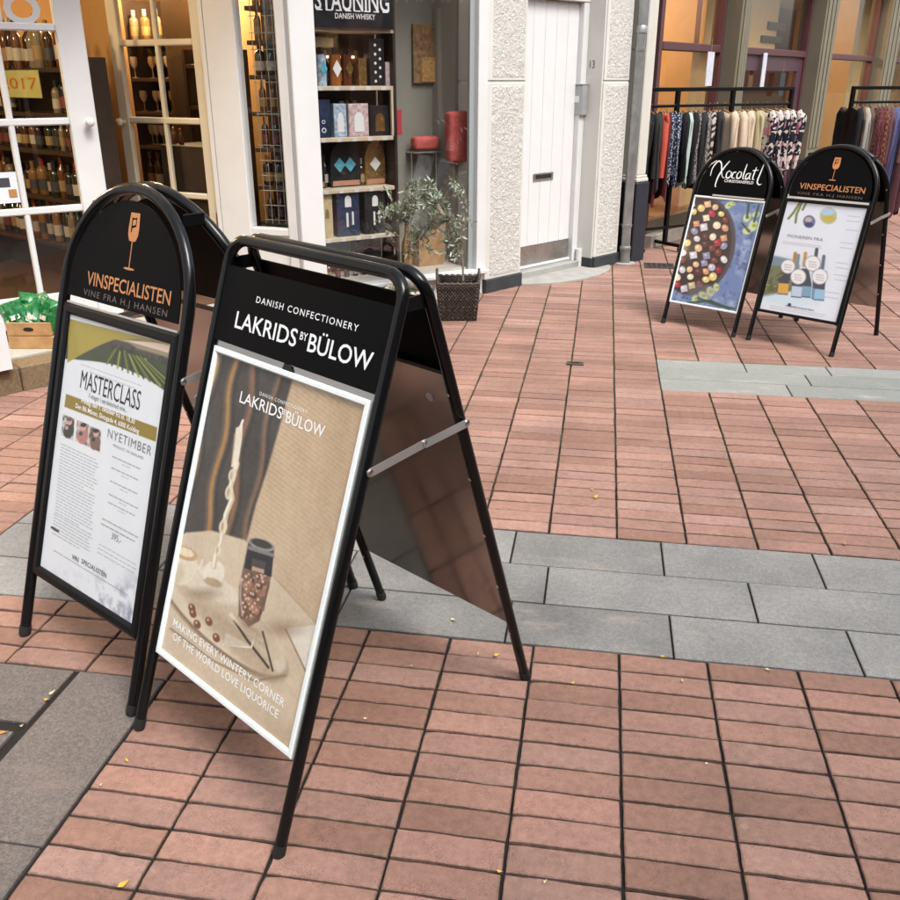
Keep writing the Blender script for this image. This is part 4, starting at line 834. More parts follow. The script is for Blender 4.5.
# ---- stone step and sill before the entrance
ST = np.array([-2.889, 4.256]); M_SILLST = mat('grey_sill_stone', (.36, .36, .33), .75, var=.12, scale=10, bump=.3)
for a, b in ((-1.6, -.92), (-.915, -.185), (-.18, .62), (.625, 1.38), (1.385, 1.74)): hp('step_block', M_STEP, a, b, 0, .22, -.03, random.uniform(.132, .138), P=ST, d=dF, bevel=.008)
hp('step_sill', M_SILLST, -1.6, 1.66, .16, 1.05, 0, .147, P=ST, d=dF)
c = gp(13, 369, .147)[:2]; hp('white_plinth', M_WHITE, -.7, 0, .0, .10, .1475, .40, P=c, d=dF)
# ---- rooms
hp('shop_floor', M_FLOORW, -8, -.0, .62, 4.4, 0, .155, P=A0, d=dF); hp('shop_ceiling', M_CEIL, -8, 1.9, .02, 4.4, 2.725, 2.78, P=A0, d=dF)
hp('back_wall', M_TAN, -8, 1.8, 4.2, 4.4, 0, 2.72, P=A0, d=dF); hp('side_wall', M_TAN, .02, .12, .31, 4.2, 0, 2.72); hp('display_side', mat('grey_beige_backdrop', (.25, .245, .205), .6, var=.05, scale=2), -.03, .018, .30, .75, .2, 2.7); hp('side_wall', M_TAN, -8.1, -7.9, .4, 4.2, 0, 2.72)
hp('front_wall', M_WHITE, -9.5, -5.3, .0, .2, 0, 2.72)
q = ray(118, 100); pd = unit(q[:2]) * 7.7; dP_ = unit((.93, -.36)); hp('inner_pier', M_TAN, sz(94, 100, pd, dP_)[0], sz(121, 100, pd, dP_)[0], 0, .12, .155, 2.72, P=pd, d=dP_)
# drainpipe with collars, letter box and number
PP = A0 + dF * 1.80 + nF * .055
dp = empty('drainpipe', (*PP, 0), 0, 'grey galvanised drainpipe beside the roughcast pier', 'drainpipe'); M_PIPE = mat('weathered_zinc', (.34, .345, .34), .42, .75, var=.2, scale=7)
MB().tube([(0, 0, .10), (0, 0, 3.2), (0, 0, 6.4)], .041, 16, caps=True).build('pipe', M_PIPE, dp, 60)
MB().lathe([(.05, .0), (.052, .02), (.047, .06), (.046, .12), (.05, .13), (.05, .15), (.041, .16)], 16).build('shoe', mat('cast_iron_grey', (.22, .22, .21), .6, .5), dp, 50)
MB().lathe([(.10, -.005), (.10, .008), (.05, .011)], 18).build('ground_flange', mat('worn_concrete', (.3, .3, .3)), dp)
for z in (.34, 1.78, 3.4):
    cl_ = MB().lathe([(.0415, -.014), (.046, -.012), (.046, .012), (.0415, .014)], 16, (0, 0, z)).build('bracket', M_PIPE, dp, 40); MB().tube([(-nF[0] * .03, -nF[1] * .03, z), (-nF[0] * .08, -nF[1] * .08, z)], .006, 6).build('bolt', M_PIPE, cl_)
MB().lathe([(.0415, 0), (.048, .004), (.048, .05), (.0415, .06)], 16, (0, 0, 1.9)).build('joint_collar', M_PIPE, dp, 40)
def reveal_pt(px, py):
    n = -dF; P = A0 + dF * 1.383; d = np.array([-dF[1], dF[0]]); return vp(px, py, P, d), P, d
MP, Pm, dm = reveal_pt(579, 115); mbx = empty('letter_box', (*(MP[:2] - dF * .0), MP[2]), math.atan2(dm[1], dm[0]), 'small grey metal letter box on the wall beside the white door', 'letter box')
M_MAILB = mat('grey_letter_box_paint', (.36, .37, .38), .45, .3, var=.08)
MB().box(-.085, .085, .0, .075, 0, .235).build('body', M_MAILB, mbx, bevel=.006); MB().box(-.088, .088, -.004, .08, .2352, .248).build('lid', M_MAILB, mbx, bevel=.004); MB().box(-.05, .05, .0751, .079, .1, .15).build('name_plate', mat('name_plate_white', (.7, .7, .7), .5), mbx); MB().lathe([(.008, 0), (.008, .006)], 10, (0, 0, 0)).xf(Matrix.Translation((.05, .075, .19)) @ Matrix.Rotation(-math.pi / 2, 4, 'X')).build('lock', M_STEEL, mbx)
for o in mbx.children: pass
a_, P_, d_ = reveal_pt(592.5, 68); s_a = float((a_[:2] - P_) @ d_)
mb = text_mb('13', 0, .05, 0, .058, 0, .0); v = np.array(mb.v); Wp = P_[None] + d_[None] * (s_a + .028 - v[:, :1]) - dF[None] * .003
mb.v = [(x, y, a_[2] + z) for (x, y), z in zip(Wp, v[:, 1])]; nm = mb.build('house_number', mat('iron_numerals', (.05, .05, .05), .5), None); nm.data.transform(house.matrix_basis.inverted()); nm.parent = house
MB().tube([(*(A0 + dF * 1.372 + nF * -.14), .0), (*(A0 + dF * 1.372 + nF * -.14), .16)], .03, 12).build('pipe_stub', M_WHITE, None); o = COL.objects[-1]; o.data.transform(house.matrix_basis.inverted()); o.parent = house
# ================================================================== clothes shop next door
M_OLIVE = mat('olive_grey_paint', (.165, .145, .10), .55, var=.06, scale=4, bump=.1)
M_MAROON = mat('maroon_frame_paint', (.085, .032, .034), .45, var=.1)
shop = empty('clothes_shop', (*C0, 0), math.atan2(dC[1], dC[0]), 'clothes shop front with olive columns and maroon window frames', 'building')
def cp(name, m, *a, bevel=0, parent=None, P=C0, d=dC):
    o = MB().obox(P, d, *a).build(name, m, None, 0, bevel); o.data.transform(shop.matrix_basis.inverted()); o.parent = parent or shop; return o
# corner column of the house line with dark base
col = A0 + dF * 1.875
cp('corner_column', mat('pale_column_paint', (.55, .53, .47), .55, var=.04), .03, .17, -.05, .35, .76, 2.72, P=col, d=dF, bevel=.008); cp('column_base', mat('blue_black_paint', (.012, .017, .026), .45, var=.1), 0, .20, -.08, .38, -.02, .70, P=col, d=dF, bevel=.008)
cp('base_moulding', MC['pale_column_paint'], .01, .19, -.07, .37, .7001, .735, P=col, d=dF, bevel=.008); cp('base_moulding', MC['pale_column_paint'], .02, .18, -.06, .36, .7351, .76, P=col, d=dF, bevel=.006)
cp('return_wall', M_OLIVE, .0, .60, .0, .12, 0, 2.72, P=A0 + dF * 2.02 - nF * .25, d=unit(C0 - (A0 + dF * 2.02 - nF * .25)))
colpos = [(1.53, 1.78), (4.34, 4.82), (7.6, 8.3), (10.6, 11.2)]
for a, b in colpos:
    cp('column', M_OLIVE, a, b, -.20, .12, .55, 2.9, bevel=.012); cp('column_base', MC['blue_black_paint'], a - .03, b + .03, -.23, .12, -.02, .5499, bevel=.01)
    for k in range(3):
        w_ = (b - a) / 3.6; s = a + .03 + k * (b - a - .06 - w_ * .8) / 2; cp('column_reed', M_OLIVE, s, s + w_ * .8, -.215, -.2001, .7, 2.8, bevel=.006)
prev = 0.
for k, (a, b) in enumerate(colpos):
    ww = cp('shop_window', M_MAROON, prev, prev + .07, -.03, .06, .12, 2.8); q = dict(parent=ww)
    cp('stile', M_MAROON, a - .07, a, -.03, .06, .12, 2.8, **q); zt = 1.80
    cp('transom', M_MAROON, prev + .07, a - .07, -.04, .07, zt, zt + .075, bevel=.008, **q); cp('head', M_MAROON, prev + .07, a - .07, -.03, .06, 2.7, 2.8, **q)
    if k == 1:
        for s in (prev + .07, a - .25): cp('door_stile', mat('plum_door_paint', (.075, .035, .05), .4), s, s + .18, -.01, .04, .12, zt - .001, **q)
        cp('door_rail', MC['plum_door_paint'], prev + .25, a - .25, -.01, .04, zt - .16, zt - .001, **q); cp('door_rail', MC['plum_door_paint'], prev + .25, a - .25, -.01, .04, .12, .42, **q)
    else:
        cp('stall_riser', M_OLIVE, prev + .07, a - .07, -.02, .05, .12, .24, **q)
    cp('pane', M_GLASS, prev + .07, a - .07, .01, .016, .12, zt, **q); cp('pane', M_GLASS, prev + .07, a - .07, .01, .016, zt + .075, 2.7, **q)
    cp('threshold_stone', mat('pale_threshold', (.46, .42, .36), .6, var=.1), prev, a, -.12, .1, -.01, .12, bevel=.006)
    prev = b
cp('upper_wall', M_UPPER, -.6, 13, -.1, .3, 2.9, 6.6); cp('fascia', M_OLIVE, -.3, 13, -.26, -.101, 2.8, 3.3)
cp('shop_floor', mat('warm_shop_floor', (.22, .12, .06), .4, var=.15), 0, 13, .12, 4.5, 0, .13); cp('shop_ceiling', M_CEIL, 0, 13, .0, 4.5, 2.9, 2.96)
cp('back_wall', M_ORANGE, 0, 13, 3.0, 3.2, 0, 2.9); cp('side_wall', M_ORANGE, -.12, 0, .12, 3.2, 0, 2.9); cp('side_wall', M_TAN, 13, 13.1, .12, 3.2, 0, 2.9)
M_PART = mat('yellow_ochre_partition', (.55, .36, .15), .65, var=.06)
# partitions, portal and a plum door leaf seen through the glass
def at(px, py, y):          # position along the shop front (s) and height for a pixel, y metres inside
    P = C0 - nC * y; return sz(px, py, P, dC)
for x0, x1, y in ((692, 716, .55), (851, 868, .6)):
    cp('partition', M_PART, at(x0, 60, y)[0], at(x1, 60, y)[0], y, y + .5, .13, 2.9)
cp('door_blank', M_PART, 1.9, 4.2, .35, .40, 1.9, 2.9)
for x0, x1, z0, z1 in ((763, 783, 1.98, 2.05), (768, 785, 2.13, 2.21)):
    cp('dark_plate', mat('dark_plate', (.04, .03, .03), .5), at(x0, 30, .33)[0], at(x1, 30, .33)[0], .325, .349, z0, z1)
a, b = at(655, 60, 1.1)[0], at(693, 60, 1.1)[0]; zt = at(670, 43, 1.1)[1]
po = cp('display_portal', M_PART, a, a + .28, 1.1, 1.5, .13, zt); cp('lintel', M_PART, a + .28, b + .3, 1.1, 1.5, zt - .26, zt, parent=po)
for z in (1.05, 1.42): cp('wall_shelf', M_SHELFW, .1, 1.6, 1.7, 1.98, z, z + .03)
for z in (.95, 1.35): cp('wall_shelf', M_SHELFW, 2.5, 4.2, 2.2, 2.5, z, z + .03)
# ================================================================== opposite side of the lane (shows as reflections)
OP = A0 + nF * 7.2; opp = empty('opposite_shop', (*OP, 0), math.atan2(dF[1], dF[0]), 'dark shop front across the lane, seen only as reflections', 'building')
def op(name, m, *a, parent=None, bevel=0):
    o = MB().obox(OP, dF, *a).build(name, m, None, 0, bevel); o.data.transform(opp.matrix_basis.inverted()); o.parent = parent or opp; return o
M_OPW = mat('brown_brick_wall', (.22, .13, .09), .8, var=.15, scale=2, bump=.3)
op('wall', M_OPW, -14, 9, -.5, 0, 2.9, 4.6); op('plinth', M_PLINTH, -14, 9, -.5, .05, 0, .35)
for k in range(9):
    s = -14 + k * 2.5; op('pier', M_OPW, s, s + .5, -.5, 0, .35, 2.9); wi = op('window', mat('dark_shop_glass', (.03, .03, .032), .06), s + .5, s + 2.5, -.3, -.28, .35, 2.9); op('mullion', M_WHITE, s + 1.47, s + 1.53, -.28, -.22, .35, 2.9, parent=wi)
    w2 = op('window', MC['dark_shop_glass'], s + .9, s + 2.1, .0005, .02, 3.3, 4.3)
op('fascia', mat('black_fascia', (.02, .02, .02), .4), -14, 9, .001, .06, 2.5, 2.9)
tx = text_mb('COMPANYS', -.9, .9, 0, .28, 0, .01); M = np.array(tx.v)
# the sign hangs where the display window mirrors it to the right of the whisky shelf
nW = np.array([dW[1], -dW[0]]); vd = ray(440, 33); tt = ((A0 - np.zeros(2)) @ nW) / (vd[:2] @ nW); hit = vd * tt; rd = vd.copy(); rd[:2] = vd[:2] - 2 * (vd[:2] @ nW) * nW
k = ((OP - hit[:2]) @ nF) / (rd[:2] @ nF); sp_ = hit + rd * k; s_c = float((sp_[:2] - OP) @ dF); z_c = CAMH + sp_[2]
Wp = OP[None] + dF[None] * (s_c - M[:, :1]) - nF[None] * .07
tx.v = [(x, y, 2.58 + z) for (x, y), z in zip(Wp, M[:, 1])]
o = tx.build('sign_lettering', mat('bright_sign_letters', (.8, .8, .78), .4), None); o.data.transform(opp.matrix_basis.inverted()); o.parent = opp
# ================================================================== goods in the wine shop
def lamp(name, P, z, power, col, label, size=.12):
    o = empty(name, (*P, z), 0, label, 'lamp')
    MB().lathe([(.02, .14), (.03, .10), (.11, .02), (.12, 0), (.112, 0), (.1, .02), (.02, .1)], 16).build('shade', M_BLACK, o, 50)
    MB().lathe([(.005, .0), (.04, .015), (.045, .045), (.02, .08)], 12).build('bulb', mat('lamp_bulb_' + name, (.9, .8, .6), .4, emit=col, estr=6), o, 60)
    MB().tube([(0, 0, .14), (0, 0, max(.2, 2.72 - z))], .006, 6).build('cord', M_BLACK, o)
    l = bpy.data.lights.new(name, 'POINT'); l.energy = power; l.color = col; l.shadow_soft_size = size; lo = bpy.data.objects.new('lamp_light', l); COL.objects.link(lo); lo.parent = o; lo.location = (0, 0, -.06)
nFi = -nF
lamp('pendant_lamp', A0 + dF * -4.4 + nFi * 1.3, 2.42, 80, (1, .72, .40), 'pendant lamp hanging deep inside the wine shop')
lamp('pendant_lamp', A0 + dF * -1.3 + nFi * 2.2, 2.42, 70, (1, .72, .40), 'pendant lamp hanging behind the side light of the wine shop')
lamp('pendant_lamp', A0 + dW * -.75 + np.array([-dW[1], dW[0]]) * .28, 2.40, 16, (1, .84, .64), 'pendant lamp over the whisky display window')

def shared(name, mb, m, smooth=40): return mb.mesh(name, m, smooth)
BOT = [(.036, 0), (.038, .005), (.038, .19), (.034, .21), (.016, .24), (.0135, .25), (.0135, .295), (.0155, .296), (.0155, .305), (.012, .306)]
SQB = [(.04, 0), (.043, .006), (.043, .16), (.036, .18), (.018, .195), (.0155, .2), (.0155, .225), (.019, .226), (.019, .25), (.015, .251)]
M_BOT = [mat('bottle_%d' % k, c, .08, spec=.6, coat=.5) for k, c in enumerate([(.012, .02, .01), (.05, .02, .008), (.02, .008, .01), (.11, .04, .01), (.2, .10, .03), (.015, .015, .02), (.2, .16, .1)])]
M_LAB = [mat('label_%d' % k, c, .6) for k, c in enumerate([(.42, .39, .31), (.28, .19, .07), (.14, .03, .025), (.04, .04, .045), (.3, .27, .25)])]
M_CAP = [mat('capsule_%d' % k, c, .35, .3) for k, c in enumerate([(.25, .14, .04), (.02, .02, .02), (.28, .03, .03), (.45, .42, .38)])]
bottle_me = {}
def bottle(P, z, kind, mi, li, ci, h, label, group):
    """bottle > label, capsule"""
    prof = (BOT, SQB)[kind]; k = h / prof[-1][1]
    key = (kind, mi)
    if key not in bottle_me: bottle_me[key] = MB().lathe(prof, 12).mesh('bottle', M_BOT[mi], 35)
    o = tag(link('wine_bottle' if kind == 0 else 'spirit_bottle', bottle_me[key]), label, 'bottle', group); o.location = (*P, z); o.scale = (k * .98 if kind == 0 else k, k * .98 if kind == 0 else k, k); o.rotation_euler[2] = random.uniform(0, 6)
    key = ('l', kind, li)
    if key not in bottle_me:
        r = prof[1][0] + .0012; bottle_me[key] = MB().lathe([(r, .05 if kind == 0 else .035), (r, .13 if kind == 0 else .11)], 12).mesh('label', M_LAB[li], 35)
    link('label', bottle_me[key], o)
    key = ('c', kind, ci)
    if key not in bottle_me:
        bottle_me[key] = MB().lathe([(.0162, .255), (.0172, .303), (.0135, .3075)] if kind == 0 else [(.0195, .2), (.02, .25), (.016, .2525)], 12).mesh('capsule', M_CAP[ci], 35)
    link('capsule', bottle_me[key], o); return o
ORD = ['first', 'second', 'third', 'fourth', 'fifth', 'sixth', 'seventh', 'eighth', 'ninth', 'tenth', 'eleventh', 'twelfth', 'thirteenth', 'fourteenth', 'fifteenth', 'sixteenth', 'seventeenth', 'eighteenth', 'nineteenth', 'twentieth', 'twenty-first', 'twenty-second', 'twenty-third', 'twenty-fourth']
def ordinals(group, what, rest):
    b_ = [o for o in COL.objects if o.get('group') == group]; b_.sort(key=lambda o: -proj(tuple(o.location))[0])
    for k, o in enumerate(b_): o['label'] = '%s %s from the right %s' % (ORD[min(k, 23)], what, rest)
def shelf_unit(P, d, s0, s1, depth, zs, label, m=M_DWOOD, back=True, sides=True, ztop=None):
    u = empty('shelf_unit', (*P, 0), math.atan2(d[1], d[0]), label, 'shelf'); zt = ztop or zs[-1] + .45
    if sides:
        for s in (s0 - .03, s1): MB().box(s, s + .03, 0, depth, .155, zt).build('side_panel', m, u)
    for z in zs: MB().box(s0, s1, 0, depth - .002, z - .028, z).build('shelf_board', m, u, bevel=.003)
    if back: MB().box(s0, s1, depth, depth + .02, .155, zt).build('back_panel', m, u)
    return u
def pt(P, d, s, y): return P + d * s + np.array([-d[1], d[0]]) * y
# shelves behind the left leaf
q = ray(40, 100); U1 = unit(q[:2]) * 7.1; d1 = unit((.86, -.51))
z1 = [sz(40, y, U1, d1)[1] for y in (240, 196, 150, 113, 68)]; sl_, sr_ = sz(-40, 100, U1, d1)[0], sz(84, 100, U1, d1)[0]
shelf_unit(U1, d1, sl_, sr_, .17, z1, 'dark shelf unit full of bottles behind the left glazed door', ztop=z1[-1] + .06)
for r_, z in enumerate(z1):
    s = sl_ + .06
    while s < sr_ - .05:
        kind = 0 if r_ in (0, 4) or random.random() < .3 else 1; hh = random.uniform(.27, .33) if kind == 0 else random.uniform(.2, .26)
        hh = min(hh, (z1[r_ + 1] - z - .04) if r_ < 4 else .36)
        if not (r_ == 3 and sz(5, 80, U1, d1)[0] < s < sz(42, 80, U1, d1)[0]):
            bottle(pt(U1, d1, s, random.uniform(.055, .10)), z, kind, random.choice([0, 0, 1, 2, 3, 4, 5, 6]), random.randrange(5), random.randrange(4), hh,
               'bottle on the %s shelf behind the left glazed door' % ('lowest', 'second lowest', 'middle', 'upper', 'topmost')[r_], 'bottles behind the left door, row %d' % (r_ + 1))
        s += random.uniform(.085, .12)
for r_ in range(5): ordinals('bottles behind the left door, row %d' % (r_ + 1), 'bottle', 'on the %s shelf behind the left glazed door' % ('lowest', 'second lowest', 'middle', 'upper', 'topmost')[r_])
a, za = sz(6, 97, U1, d1); b, zb_ = sz(42, 70, U1, d1); pc = tag(MB().obox(pt(U1, d1, 0, -.03), d1, a, b, 0, .004, za, zb_).build('price_poster', mat('lime_card', (.44, .44, .16), .6, var=.1)), 'lime yellow card hanging among the bottles behind the left door', 'card')
on_plane_text('2017', pt(U1, d1, 0, -.033), d1, a + .03, b - .04, (za + zb_) / 2 - .03, .07, mat('orange_lettering', (.5, .14, .03), .5), 0, parent=None, name='lettering'); o = COL.objects[-1]; o.parent = pc
# cupboard, glasses and picture behind the right leaf
q = ray(165, 100); U2 = unit(q[:2]) * 8.0; d2 = unit((.90, -.43))
z2 = [sz(150, y, U2, d2)[1] for y in (240, 190, 146, 112, 78, 39)]; l2, r2 = sz(128, 100, U2, d2)[0], sz(171, 100, U2, d2)[0]
shelf_unit(U2, d2, l2, r2, .35, z2, 'dark cupboard with glasses behind the right glazed door', ztop=z2[-1] + .30)
M_GLW = mat('pale_glassware', (.5, .45, .38), .1, spec=.9)
gw = MB().lathe([(.028, 0), (.028, .003), (.004, .008), (.004, .07), (.02, .085), (.032, .12), (.03, .16)], 12).mesh('wine_glass', M_GLW, 50)
for r_, z in ((2, z2[2]), (3, z2[3]), (4, z2[4])):
    s = l2 + .05
    while s < r2 - .03:
        o = tag(link('drinking_glass', gw), 'stemmed glass in the %s row of the cupboard behind the right door' % ('', '', 'lower', 'middle', 'upper')[r_], 'glass', 'glasses in the cupboard row %d' % r_); o.location = (*pt(U2, d2, s, random.uniform(.05, .2)), z); s += random.uniform(.075, .1)
for k, s in enumerate(np.linspace(l2 + .07, r2 - .06, 4)): bottle(pt(U2, d2, s, .1), z2[5], 1, 4 if k % 2 else 6, 1, 3, .22, 'squat decanter on top of the cupboard behind the right door', 'decanters on the cupboard')
for k, s in enumerate(np.linspace(l2 + .06, r2 - .05, 5)): bottle(pt(U2, d2, s, .1), z2[1], 0, random.choice([0, 1, 2]), random.randrange(5), 0, .3, 'wine bottle low in the cupboard behind the right door', 'bottles low in the cupboard')
fa, fz0 = sz(171, 109, U2, d2); fb, fz1 = sz(188, 66, U2, d2); P3 = pt(U2, d2, 0, .3)
pf = empty('framed_picture', (*P3, 0), math.atan2(d2[1], d2[0]), 'framed picture on the tan wall seen through the right door', 'picture')
MB().box(fa, fb, 0, .03, fz0, fz1).build('frame', M_DWOOD, pf, bevel=.005); MB().box(fa + .03, fb - .03, -.004, 0, fz0 + .035, fz1 - .035).build('mount', mat('picture_mount', (.6, .48, .3), .6), pf); MB().box(fa + .055, fb - .055, -.006, -.0041, (fz0 + fz1) / 2 - .02, fz1 - .09).build('print', mat('picture_print', (.12, .05, .05), .6, var=.5, scale=30), pf)
tag(MB().obox(P3, d2, r2 + .0, r2 + .9, .06, .12, .155, 2.7).build('partition_wall', M_TAN), 'tan partition behind the right glazed door', 'wall')
U4 = pt(U2, d2, 0, -.15); a4, b4 = sz(191, 120, U4, d2)[0], sz(222, 120, U4, d2)[0]; z4 = [sz(200, y, U4, d2)[1] for y in (190, 148, 106, 64)]
shelf_unit(U4, d2, a4, b4, .28, z4, 'narrow dark bottle rack beside the framed picture', ztop=z4[-1] + .1)
for r_, z in enumerate(z4):
    for s in np.linspace(a4 + .05, b4 - .05, 3): bottle(pt(U4, d2, s, .1), z, 0, random.choice([0, 2, 5]), random.randrange(5), random.randrange(3), .29, 'wine bottle in the narrow rack beside the picture', 'bottles in the narrow rack, row %d' % (r_ + 1))
a5, b5 = sz(160, 150, pt(U2, d2, 0, -.7), d2)[0], sz(205, 150, pt(U2, d2, 0, -.7), d2)[0]; zc = sz(185, 146, pt(U2, d2, 0, -.7), d2)[1]; U5 = pt(U2, d2, 0, -.7)
tb = tag(MB().obox(U5, d2, a5, b5, 0, .4, .155, zc).build('counter', M_DWOOD, bevel=.006), 'dark counter set with small jars inside the right door', 'counter')
for k, s in enumerate(np.linspace(a5 + .05, b5 - .05, 6)): bottle(pt(U5, d2, s, random.uniform(.08, .25)), zc, 1, random.choice([3, 4, 6]), random.randrange(5), random.randrange(4), random.uniform(.09, .13), 'small jar on the dark counter inside the right door', 'jars on the counter')
# bottles behind the wire grille
iS = np.array([-dS[1], dS[0]]); G = J + iS * .16; gl, gr = f0 - .02, f1 + .04
zg = [sz(270, y, G, dS)[1] for y in (222, 186, 148, 112, 75, 40, 5)]
shelf_unit(G, dS, gl, gr, .22, zg, 'narrow shelf of coloured bottles behind the wire grille', ztop=zg[-1] + .3, sides=False)
for r_, z in enumerate(zg):
    for s in np.linspace(gl + .05, gr - .05, 4):
        bottle(pt(G, dS, s, .07), z, int(r_ % 3 == 1), (1, 2, 5, 3, 5, 4, 4)[r_], (3, 1, 2, 1, 0, 1, 1)[r_], (2, 0, 2, 0, 1, 0, 0)[r_], (zg[1] - zg[0]) * .8, 'bottle on the %s shelf behind the wire grille' % ('lowest', 'second', 'third', 'fourth', 'fifth', 'sixth', 'topmost')[r_], 'bottles behind the grille, row %d' % (r_ + 1))

for r_ in (2, 3, 4): ordinals('glasses in the cupboard row %d' % r_, 'glass', 'in the %s row of the cupboard behind the right door' % ('', '', 'lower', 'middle', 'upper')[r_])
ordinals('decanters on the cupboard', 'decanter', 'on top of the cupboard behind the right door'); ordinals('bottles low in the cupboard', 'bottle', 'low in the cupboard behind the right door'); ordinals('jars on the counter', 'jar', 'on the dark counter inside the right door')
for r_ in range(7): ordinals('bottles behind the grille, row %d' % (r_ + 1), 'bottle', 'on the %s shelf behind the wire grille' % ('lowest', 'second', 'third', 'fourth', 'fifth', 'sixth', 'topmost')[r_])
for r_ in range(4): ordinals('bottles in the narrow rack, row %d' % (r_ + 1), 'bottle', 'on the %s shelf of the narrow rack beside the picture' % ('lowest', 'second', 'third', 'topmost')[r_])
# ================================================================== whisky display
iW = np.array([-dW[1], dW[0]]); V = A0 + iW * .20
def vz(x, y): return sz(x, y, V, dW)
zs = [.198 + .012] + [vz(360, y)[1] for y in (236, 188, 137, 86)]; vl, vr = -WW + .01, vz(394, 150)[0]
vu = shelf_unit(V, dW, vl, vr, .24, zs[1:], 'pale display shelves of whisky gifts in the shop window', M_SHELFW, back=False, sides=False)
MB().box(vl, vr, .242, .26, .2, 2.5).build('back_panel', M_DWOOD, vu)
ztop = vz(360, 29)[1]; MB().box(vl, vr + .02, 0, .235, ztop - .02, ztop).build('shelf_board', M_SHELFW, vu)
for z_ in zs[1:]:
    for s_ in np.linspace(vl + .1, vr - .09, 5): MB().box(s_, s_ + .035, -.003, -.0005, z_ - .027, z_ - .004).build('price_tag', mat('price_tag_card', (.6, .6, .58), .5), vu)
MB().box(vr - .012, vr + .004, .0, .02, zs[3], zs[4]).build('upright', M_SHELFW, vu); MB().box(vr + .01, vr + .03, .0, .24, .2, 2.5).build('upright', M_DWOOD, vu)
MB().box(vz(336, 56)[0], vz(371, 56)[0], .2, .235, vz(350, 57.5)[1], vz(350, 55)[1]).build('light_strip', mat('shelf_light', (.9, .7, .45), .5, emit=(1, .66, .34), estr=1.6), vu)
tag(MB().obox(A0, dW, -WW + .01, -.14, .06, .55, .1975, .2095).build('display_floor', mat('display_floor_board', (.5, .48, .42), .5, var=.08)), 'pale floor board of the whisky display window', 'floor')
bb = tag(MB().obox(V, dW, vr + .035, .22, .33, .36, .21, 2.6).build('backdrop', mat('grey_beige_backdrop', (.25, .245, .205), .6, var=.05, scale=2)), 'grey beige backdrop panel right of the whisky shelves', 'panel')
def pack(name, x0, x1, y0, y1, m, label, dp=.09, y=.05, bevel=.004, cat='box', shape='box'):
    """y0 top pixel, y1 bottom pixel, stood on the shelf below"""
    a, zt = vz(x0, y0); b, zb = vz(x1, y1); zb = min(zs, key=lambda q: abs(q - zb)) if min(abs(q - zb) for q in zs) < .07 else zb
    e = empty(name, (*pt(V, dW, (a + b) / 2, y), zb + .0005), math.atan2(dW[1], dW[0]) + random.uniform(-.12, .12), label, cat, 'gift packs in the whisky window'); hw = (b - a) / 2; H = zt - zb
    if shape == 'box': MB().box(-hw, hw, 0, dp, 0, H).build('body', m, e, bevel=bevel)
    elif shape == 'tube': MB().lathe([(hw, 0), (hw, H * .94), (hw * .97, H)], 16, (0, hw, 0)).build('body', m, e, 40)
    elif shape == 'arch':
        pr = [(-hw, 0), (hw, 0), (hw, H * .55)] + [(hw * math.cos(t), H * .55 + H * .45 * math.sin(t)) for t in np.linspace(.2, math.pi - .2, 12)] + [(-hw, H * .55)]
        mb = MB().prism(pr, -dp, 0).xf(Matrix.Rotation(math.pi / 2, 4, 'X')); mb.build('body', m, e)
    return e, hw, H
def face(e, name, pts, m, y=-.002):
    mb = MB().prism(pts, 0, .0015).xf(Matrix.Translation((0, y + .0, 0)) @ Matrix.Rotation(math.pi / 2, 4, 'X')); mb.build(name, m, e)
M_BBOX = mat('black_gift_box', (.012, .012, .015), .35, var=.3, scale=14); M_NAVY = mat('navy_gift_box', (.02, .03, .07), .35, var=.4, scale=20); M_CYAN = mat('cyan_label', (.10, .36, .46), .5, var=.2, scale=40)
M_CRM = mat('cream_gift_box', (.48, .40, .22), .5, var=.15, scale=30); M_WLAB = mat('white_label', (.7, .7, .7), .5)
M_PINKW = mat('pink_white_box', (.5, .38, .38), .5, var=.4, scale=35); M_BLUW = mat('blue_white_box', (.33, .42, .52), .5, var=.5, scale=35); M_AMB = mat('amber_whisky', (.30, .10, .02), .08, spec=.6, coat=.5); M_GOLD = mat('gold_foil', (.45, .27, .09), .25, .8, var=.25, scale=30)
def arch_pts(cx, w_, z0, h): return [(cx - w_, z0), (cx + w_, z0), (cx + w_, z0 + h * .6)] + [(cx + w_ * math.cos(t), z0 + h * .6 + h * .4 * math.sin(t)) for t in np.linspace(.3, math.pi - .3, 8)] + [(cx - w_, z0 + h * .6)]
# row under the sign
for x0, x1, k, nm_ in ((312, 322, 2, 'leftmost'), (324, 335, 0, 'second'), (337, 349, 1, 'third'), (350, 361, 2, 'fourth')):
    e, hw, H = pack('bottle_pack', x0, x1, 54, 84, (M_BLUW, M_AMB, mat('dark_amber_bottle', (.1, .03, .012), .1, coat=.5))[k], '%s whisky bottle with a diamond label on the top display shelf' % nm_, cat='bottle', shape='tube', y=.09)
    c = H * .55; face(e, 'diamond_label', [(0, c - H * .28), (hw * .8, c), (0, c + H * .28), (-hw * .8, c)], (M_CYAN, M_WLAB, M_GOLD)[k])
    MB().lathe([(hw * .4, H), (hw * .38, H * 1.22), (hw * .3, H * 1.23)], 10, (0, hw, 0)).build('neck', M_BBOX, e, 40)
e, hw, H = pack('gift_tube', 372, 388, 38, 85, M_BBOX, 'tall black gift box with pale dots on the top display shelf', y=.04)
